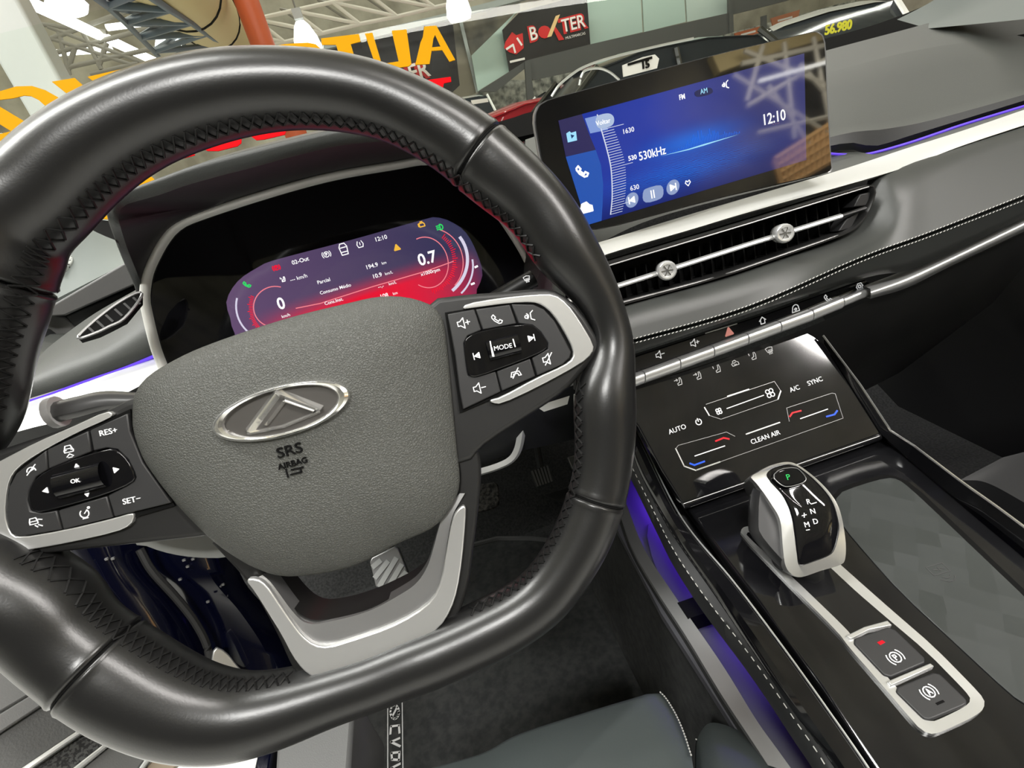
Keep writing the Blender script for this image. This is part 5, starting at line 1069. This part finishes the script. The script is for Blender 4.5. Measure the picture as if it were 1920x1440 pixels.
# tall white column at the left (a vertical box, two faces visible)
xl = Yp(60, 230, 4.4).x; xr = Yp(109, 144, 4.4).x
w_ = thing('white_column', 'broad white showroom column at the upper left', 'column', (xl, 4.5, 0))
zz0, zz1 = 0, zc
build('shaft', MB().box(((xl+xr)/2, 4.5, zc/2), abs(xr-xl), .18, zc), colm, w_, bevel=.02)
pl_ = thing('orange_post', 'orange-red painted round post above the top of the wheel', 'post', (Yp(480, 50, 7).x, 7, 0))
build('shaft', MB().tube([V((Yp(480, 50, 7).x, 7, 0)), V((Yp(480, 50, 7).x, 7, zc))], .125, 16), mat('orange', (.55, .10, .03), .5), pl_)
# tube light line, high-bay lamps
def lampe(n, c, s): return emis(n, c, s)
tl = thing('tube_light_row', 'long bright row of white tube lights running from the upper left corner', 'ceiling light', Zp(150, 55, 2.6))
build('tube', MB().tube([Zp(20, -12, 2.6), Zp(318, 128, 2.6)], .075, 8), lampe('tube_lit', (1, 1, .97), 5), tl)
for x, y, yy, lab in ((125, 12, 5.5, 'large bright bay lamp near the top left, above the tube lights'), (316, 84, 8, 'bright bay lamp among the blue roof trusses')):
    c = Yp(x, y, yy); L = thing('bay_lamp', lab, 'ceiling light', c)
    build('bulb', MB().loft([[c+V((r*math.cos(t), r*math.sin(t), h)) for t in [2*math.pi*i/16 for i in range(16)]] for r, h in ((.12, -.05), (.15, 0), (.10, .08), (.04, .12))], True, True), lampe('bay_lit', (.95, 1, 1), 8), L)
    build('hanger', MB().bar(c+V((0, 0, .15)), V((c.x, c.y, zc)), .02), M['rubber'], L)
for x, y, lab in ((573, 72, 'white bell lamp hanging over the letter O'), (857, 8, 'white bell lamp at the top edge right of the trusses')):
    c = Yp(x, y, 7.5); L = thing('bell_lamp', lab, 'ceiling light', c)
    build('shade', MB().loft([[c+V((r*math.cos(t), r*math.sin(t), h)) for t in [2*math.pi*i/20 for i in range(20)]] for r, h in ((.13, -.16), (.155, -.1), (.14, .0), (.09, .12), (.05, .17))], True, True), lampe('bell_lit', (1, 1, .95), 2.2), L)
    build('driver_box', MB().box(c+V((0, 0, .24)), .1, .1, .1), M['beige'], L); build('hanger', MB().bar(c+V((0, 0, .28)), V((c.x, c.y, zc)), .012), M['silver2'], L)
# trusses
tw = mat('truss_white', (.62, .60, .52), .5); tb = mat('truss_blue', (.07, .10, .13), .5); tg = mat('truss_grey', (.18, .17, .14), .6)
def truss(nm, lab, segs, y, r, m):
    c = Yp(segs[0][0][0], segs[0][0][1], y); T_ = thing(nm, lab, 'roof truss', c)
    for i, (a, b_) in enumerate(segs):
        ya = y if len(a) < 3 else a[2]; yb = y if len(b_) < 3 else b_[2]
        build('truss_bar', MB().bar(Yp(a[0], a[1], ya), Yp(b_[0], b_[1], yb), r), m, T_, smooth=60)
bt = [(460,97),(534,79),(605,62),(675,45),(745,31),(815,14),(885,-2),(960,-22)]; tp = [(415,55),(480,36),(550,20),(623,4),(693,-10),(763,-25),(835,-42)]
sg_ = [(bt[i], bt[i+1]) for i in range(7)]+[(tp[i], tp[i+1]) for i in range(6)]+[(tp[i], bt[i]) for i in range(7)]+[(tp[i], bt[i+1]) for i in range(7)]
truss('roof_truss', 'pale lattice roof truss above the wheel between the post and the banners', sg_, 10, .03, tw)
sg_ = [((x+30, y-8), (x2+30, y2-8)) for (x, y), (x2, y2) in zip(bt, bt[1:])]+[((a[0]+45, a[1]-20), (c_[0]+60, c_[1]-16)) for a, c_ in zip(tp, bt[1:])]+[((a[0]+45, a[1]-20), (c_[0]+60, c_[1]-16)) for a, c_ in zip(tp, bt)]
truss('roof_truss', 'second fainter roof truss behind the pale one', sg_, 13, .022, tg)
A_ = [(265,-18,4.4),(317,17,5.2),(357,42,6),(387,63,6.9),(416,83,8),(445,103,9.3)]; B_ = [(160,-20,4.2),(200,10,4.9),(235,42,5.7),(262,70,6.5),(288,96,7.4),(306,116,8.4)]; C_ = [(190,-40,4.6),(235,0,5.4),(268,24,6.2),(300,46,7),(330,68,8),(352,92,9)]
sg_ = []
for L_ in (A_, B_, C_): sg_ += list(zip(L_, L_[1:]))
for L_, K_ in ((A_, B_), (A_, C_), (B_, C_)): sg_ += [(L_[i], K_[i]) for i in range(6)]+[(L_[i], K_[i+1]) for i in range(5)]
truss('roof_truss', 'dark blue-grey box truss running beside the beige duct', sg_, 6, .028, tb)
for k, (xo, lab) in enumerate(((0, 'brown lattice purlins seen beside the white column'),)):
    sg_ = [((90,50),(300,130)),((80,78),(240,20)),((100,100),(330,40)),((120,128),(300,88)),((110,60),(130,140)),((150,50),(190,130)),((140,90),(125,140)),((200,80),(185,125)),((95,72),(280,132)),((170,140),(260,118)),((70,45),(200,60))]
    truss('roof_purlins', lab, sg_, 11, .035, tg)
dk = thing('air_duct', 'big beige round air duct under the roof above the wheel', 'air duct', Yp(380, 40, 8))
dm_ = mat('duct_beige', (.50, .41, .20), .6)
p0, p1 = Yp(330, -30, 6.4), Yp(462, 104, 13); build('duct_pipe', MB().tube([p0+(p0-p1).normalized()*4, p0, p1], .36, 28), dm_, dk)
dn = (p1-p0).normalized()
for t in (.0, .25, .5, .75):
    c = p0.lerp(p1, t); e1 = dn.cross(V((0, 0, 1))).normalized(); e2 = dn.cross(e1)
    build('duct_band', MB().tube([c+e1*(.365*math.cos(a))+e2*(.365*math.sin(a)) for a in [2*math.pi*i/28 for i in range(28)]], .012, 5, True), M['seam'], dk)
# roof lights strips behind the trusses
for (x0, y0), (x1, y1), lab in (((396,12),(440,2), 'short white roof light strip right of the duct'), ((200,52),(330,35), 'white roof light strip behind the blue truss'), ((95,100),(210,92), 'white roof light strip beside the white column')):
    c = Yp(x0, y0, 13.5); L = thing('roof_light', lab, 'ceiling light', c); build('tube', MB().tube([c, Yp(x1, y1, 13.5)], .06, 6), lampe('roof_lit', (1, 1, .95), 3), L)
# wall-top beams, banners, glass
yb_ = 15.5
bd = thing('wall_beam', 'pale horizontal beam along the top of the banner wall', 'beam', Yp(800, 40, yb_))
wq([(560,92),(860,19),(1000,-18),(1000,-6),(862,31),(560,104)], yb_-.6, .2, M['pale'], 'beam_face', bd)
dkb = mat('banner_black', (.02, .02, .022), .35); brn = mottle(mat('panel_brown', (.12, .11, .08), .5), (.05, .05, .045), (.22, .2, .15), .9)
bn = thing('black_banner', 'black shop banner with white and red lettering behind the yellow letters', 'banner', Yp(700, 100, yb_))
wq([(560,104),(848,35),(862,160),(820,200),(560,230)], yb_+.1, .05, dkb, 'banner_sheet', bn)
FYb = Fr((0, yb_+.05, 0), (0, -1, 0))
build('banner_lettering', text_mb(FYb, 'ER', 785, 134, 26, (10, -2.6), .01, .005, bold=.02), mat('ban_white', (.8, .75, .68), .5), bn)
build('banner_accent', text_mb(FYb, 'ER', 780, 137, 28, (10, -2.6), .002, .005, bold=.04), mat('ban_red', (.45, .02, .02), .5), bn)
bp_ = thing('brown_wall_panel', 'brown smoky wall panel right of the black banner', 'wall panel', Yp(880, 90, yb_))
wq([(848,34),(866,30),(886,120),(898,172),(830,200),(862,160)], yb_+.1, .05, brn, 'panel', bp_); wq([(864,30),(975,2),(975,20),(884,104)], yb_+.1, .05, brn, 'panel', bp_); wq([(860,36),(866,34),(898,172),(893,174)], yb_, .05, M['pale'], 'post', bp_)
gp1 = thing('glass_partition', 'pale green glass partition left of the boxing-style banner', 'partition', Yp(930, 100, yb_))
pg = mat('pale_green_glass', (.45, .58, .52), .15)
wq([(884,104),(973,17),(942,56),(955,134),(896,171)], yb_-.1, .05, pg, 'pane', gp1)
gp2 = thing('glass_partition', 'wide pale green glass wall right of the shop banner', 'partition', Yp(1230, 30, yb_))
wq([(1098,-10),(1200,-36),(1205,60),(1107,83)], yb_, .05, pg, 'pane', gp2); wq([(1203,-36),(1280,-60),(1286,41),(1208,60)], yb_, .05, pg, 'pane', gp2); wq([(1283,-60),(1368,-80),(1368,24),(1289,41)], yb_, .05, mat('pale_glass_b', (.5, .6, .55), .15), 'pane', gp2)
sb = thing('shop_banner', 'black shop banner with red and white lettering above the parked cars', 'banner', Yp(1050, 60, yb_))
wq([(975,22),(1100,-12),(1107,83),(989,113)], yb_-.32, .05, dkb, 'banner_sheet', sb); wq([(942,56),(975,22),(989,113),(955,134)], yb_-.32, .05, dkb, 'banner_side', sb)
FB = Fr((0, yb_-.33, 0), (0, -1, 0)); bw_ = mat('ban_w', (.85, .82, .78), .5); brd = mat('ban_r', (.6, .02, .02), .5)
for t, x, y, h_ in (('B', 1000, 64, 21), ('TER', 1075, 45, 20)):
    build('banner_accent', text_mb(FB, t, x-1, y+1, h_+3, (10, -2.6), .002, .004, bold=.05, sx=.95), brd, sb); build('banner_lettering', text_mb(FB, t, x, y, h_, (10, -2.6), .012, .004, bold=.012, sx=.95), bw_, sb)
build('banner_emblem', MB().slab(FB, [(1021+12*math.cos(i*.5236), 60+12*math.sin(i*.5236)) for i in range(12)], .0, .012), brd, sb)
build('banner_emblem', MB().slab(FB, [(1042,30),(1050,27),(1034,68),(1026,70)], .0, .014), mat('ban_y', (.8, .55, .25), .5), sb); build('banner_emblem', MB().slab(FB, [(1034,48),(1040,48),(1058,74),(1048,76)], .0, .012), brd, sb)
build('banner_lettering', text_mb(FB, 'MULTIMARCAS', 1079, 67, 4.2, (10, -2.6), .004, .002), bw_, sb)
build('banner_emblem', MB().slab(FB, [(948,78),(960,60),(968,66),(980,62),(982,90),(968,102),(955,98),(945,90)], .0, .01), brd, sb)
build('banner_lettering', MB().lines(FB, [[(950,92),(962,84),(966,98)],[(970,72),(978,84)],[(957,116),(983,110)]], .05, .02), bw_, sb)
gb = mat('gantry_grey', (.075, .078, .075), .5)
gd = thing('grey_fascia', 'dark grey fascia band running below the banners', 'wall panel', Yp(1150, 100, yb_))
wq([(896,172),(988,113),(1107,83),(1368,24),(1368,62),(1150,118),(1000,150),(985,128),(930,172)], yb_-.45, .12, gb, 'fascia', gd); wq([(984,115),(994,112),(1003,200),(990,205)], yb_-.5, .1, gb, 'post', gd)
wq([(1366,-80),(1372,-82),(1376,60),(1368,62)], yb_-.5, .1, gb, 'post', gd); wq([(1370,28),(1480,0),(1590,-34),(1590,-70),(1370,-20)], yb_-.45, .12, gb, 'fascia', gd)
wq([(1430,30),(1438,28),(1438,60),(1430,62)], yb_-.5, .1, gb, 'post', gd)
lw = thing('far_hall_wall', 'cluttered far hall behind the parked cars', 'wall panel', Yp(1150, 150, 16.8))
wq([(860,200),(930,150),(1000,150),(1150,118),(1368,62),(1600,0),(1700,0),(1500,160),(1100,260),(860,300)], 16.8, .1, mottle(mat('hall_clutter', (.3, .3, .27), .5), (.10, .11, .10), (.55, .55, .48), 5), 'wall', lw)
for (P_, c_, lab) in (([(1378,62),(1430,48),(1428,60),(1380,76)], (.6, .18, .08), 'red and white shop sign behind the screen, left of two'), ([(1446,34),(1500,18),(1496,38),(1450,50)], (.55, .22, .12), 'red and white shop sign behind the screen, right of two')):
    s_ = thing('shop_sign', lab, 'sign', Yp(P_[0][0], P_[0][1], 15.9)); wq(P_, 16.0, .05, mat('sign_red', c_, .5), 'sign_board', s_)
    fr0 = Fr((0, 15.96, 0), (0, -1, 0)); cx, cy = sum(p[0] for p in P_)/4, sum(p[1] for p in P_)/4; pt_ = Yp(P_[3][0]+12, P_[3][1], 16.1); build('sign_post', MB().bar(V((pt_.x, 16.1, 0)), pt_, .06), gb, s_); build('sign_stripe', MB().lines(fr0, [[(cx-14, cy+4), (cx+12, cy-3)]], .05, .01), bw_, s_)
# ------------------------------------------------------------------ parked cars
def car(lab, c, yaw, paint, L=4.3, W=1.8, Hh=1.5, extra=None, glass=(.02, .025, .03)):
    c = V((c[0], c[1], 0)); T_ = thing('parked_car', lab, 'car', c)
    cs, sn = math.cos(yaw), math.sin(yaw)
    def g(x, y, z): return c+V((x*cs-y*sn, x*sn+y*cs, z))
    # (x along the car, half width, sill z, shoulder z)
    st_ = [(-L/2, .62, .35, .62), (-L/2+.12, .80, .22, .78), (-1.35, .90, .2, .90), (-.4, .92, .2, .95), (.6, .92, .2, .96), (1.4, .90, .22, .98), (L/2-.15, .82, .3, .95), (L/2, .7, .45, .85)]
    rows = []
    for x, w_, z0, z1 in st_: rows.append([g(x, y*w_, z) for y, z in ((-.85, z0), (-1, z0+.15), (-1.0, (z0+z1)/2), (-.94, z1-.05), (-.82, z1), (-.4, z1+.04), (.4, z1+.04), (.82, z1), (.94, z1-.05), (1.0, (z0+z1)/2), (1, z0+.15), (.85, z0))])
    build('body', MB().loft(rows, True, True), paint, T_, smooth=50)
    roof = [(-1.15, .72, .96), (-.42, .62, Hh-.07), (.1, .60, Hh), (.8, .60, Hh-.02), (1.35, .62, Hh-.10), (1.95, .70, 1.0)]
    rows = [[g(x, y*w_*1.02, z) for y, z in ((-1.22, .93), (-1.0, zt-.02), (-.7, zt), (0, zt+.02), (.7, zt), (1.0, zt-.02), (1.22, .93))] for x, w_, zt in roof]
    build('glasshouse', MB().loft(rows), mat('car_glass', glass, .08, spec=.25), T_, smooth=60)
    rows = [[g(x, y*w_*1.04, z) for y, z in ((-1.02, zt-.03), (-.7, zt+.01), (0, zt+.035), (.7, zt+.01), (1.02, zt-.03))] for x, w_, zt in roof[1:5]]
    build('roof', MB().loft(rows), paint, T_, smooth=60)
    for s in (-1, 1):
        for xa, xb in ((-1.2, -.42), (.45, .42), (1.98, 1.35)):
            za = .95; zb = Hh-.07; build('pillar', MB().bar(g(xa, s*.78, za), g(xb, s*.65, zb), .03), paint, T_)
        build('wing_mirror', MB().loft([[g(-.75+dx, s*(.98+.1*math.cos(t)), 1.0+.07*math.sin(t)) for t in [2*math.pi*i/12 for i in range(12)]] for dx in (0, .1)], True, True), paint, T_, smooth=60)
        for xw in (-1.35, 1.35):
            build('wheel', MB().loft([[g(xw+r*math.cos(t), s*(.8+dy), .33+r*math.sin(t)) for t in [2*math.pi*i/20 for i in range(20)]] for r, dy in ((.33, 0), (.33, .12), (.2, .13))], True, True), M['rubber'], T_, smooth=40)
    return T_, g
pb_ = mat('paint_black', (.02, .022, .02), .16, coat=1); pw_ = mat('paint_white', (.72, .73, .70), .25, coat=.6); pr_ = mat('paint_red', (.45, .008, .02), .25, coat=.6)
T_, g_ = car('black car with a white price tag on its glass, parked right behind the screen', (Yp(1130, 112, 5.3).x+.42, 6.1), 0, pb_, L=3.5, Hh=1.60)
FT_ = Fr((0, 4.95, 0), (0, -1, 0))
tg_ = build('price_tag', MB().slab(FT_, [(1168,122),(1205,107),(1228,102),(1236,110),(1232,128),(1170,144)], 0, .02), bw_, T_); build('legend', text_mb(FT_, '15', 1210, 122, 12, (10, -2.6), .03, .01, bold=.02), M['seam'], tg_); build('legend', MB().lines(FT_, [[(1178,121),(1222,108)]], .02, .03), M['seam'], tg_)
for pp_ in ([(1034,181),(1048,160),(1069,142),(1092,127),(1132,112),(1194,96),(1240,85),(1300,72)], [(1086,160),(1090,143),(1098,132),(1121,128),(1142,135),(1161,150)]): build('chrome_moulding', MB().tube(catm([Yp(x, y, 5.12) for x, y in pp_], 5), .012, 6), M['silver'], T_)
T2, g2_ = car('white car behind the black car, its sloping windscreen left of the black roof', (Yp(1045, 155, 9.6).x+.42, 10.4), 0, pw_, Hh=1.62)
T3, g3_ = car('tall white car with a white window sticker, beside the upper right of the wheel rim', (Yp(868, 172, 12.5).x, 13.6), math.radians(90), pw_, Hh=1.96)
fr3 = Fr((0, 11.9, 0), (0, -1, 0)); build('window_sticker', MB().slab(fr3, [(883,188),(914,184),(916,191),(885,196)], 0, .01), bw_, T3)
T4, g4_ = car('red car whose low roof shows just left of the screen', (Yp(915, 200, 7.4).x+.42, 8.1), 0, pr_, Hh=1.43, glass=(.3, .01, .02))
T5, g5_ = car('white car with yellow price figures on its windscreen, at the upper right', (Yp(1590, 30, 5.6).x+.4, 6.45), math.radians(60), pw_, Hh=1.6)
yl = mat('price_yellow', (.8, .75, .05), .5); FPr = Fr((0, 4.9, 0), (0, -1, 0)); build('price_figures', text_mb(FPr, '56.980', 1572, 52, 14, (10, -2.4), .01, .004, bold=.03), yl, T5)
T6, g6_ = car('red car at the top right edge of the windscreen', (Yp(1740, 0, 8).x, 9.5), math.radians(60), pr_, Hh=1.5)
T7, g7_ = car('silver car further back between the black and the right-hand white car', (Yp(1480, 60, 13.2).x, 13.8), 0, M['bsilver'], Hh=1.5)

# rear of the hall, seen mirrored in the touchscreen glass
def mir(px, py, yw=-13.2):
    q = FS.p(px, py); d = (q-CAM).normalized(); d = d-FS.n*(2*d.dot(FS.n)); return q+d*((yw-q.y)/d.y)
rt = thing('roof_truss', 'rear hall lattice mirrored faintly in the right part of the touchscreen', 'roof truss', mir(1480, 150))
for a_, c_ in (((1395,95),(1575,170)), ((1375,140),(1560,255)), ((1400,200),(1575,95)), ((1420,250),(1570,215)), ((1470,80),(1490,260)), ((1525,70),(1560,250)), ((1430,85),(1400,190)), ((1390,120),(1570,80)), ((1440,160),(1530,290)), ((1500,120),(1570,200))):
    build('truss_bar', MB().bar(mir(*a_), mir(*c_), .07), tw, rt)
rb = thing('rear_beam', 'beige boxed beam of the rear hall mirrored at the top of the touchscreen', 'beam', mir(1390, 90))
P_ = [mir(x, y, -13.5) for x, y in ((1335,102),(1400,70),(1560,45),(1560,70),(1430,105),(1350,135))]
build('beam_box', MB().prism(P_, [q+V((0, -.3, 0)) for q in P_]), dm_, rb, smooth=0)
sh = thing('warm_lattice', 'warm orange lattice panel of the rear hall mirrored at the right of the touchscreen', 'lattice', mir(1520, 290))
wl = mat('lattice_orange', (.8, .48, .2), .6)
A0, A1, B0, B1 = mir(1468, 352), mir(1575, 292), mir(1452, 300), mir(1575, 222)
for i in range(12):
    t = i/11; build('lattice_bar', MB().bar(A0.lerp(A1, t), B0.lerp(B1, t), .1), wl, sh)
for i in range(5):
    t = i/4; build('lattice_bar', MB().bar(A0.lerp(B0, t), A1.lerp(B1, t), .1), wl, sh)
for i in range(9):
    q = mir(1430+i*15, 150-i*4.2, -13); L = thing('rear_wall_lamp', 'small bright lamp in the row mirrored across the upper right of the touchscreen', 'lamp', q, 'rear lamps mirrored in the touchscreen')
    build('lamp_body', MB().box(q, .22, .1, .07), lampe('lamp_lit_rear', (1, .98, .9), 9), L); build('lamp_arm', MB().box(q+V((0, -.45, 0)), .04, .8, .04), M['rubber'], L)
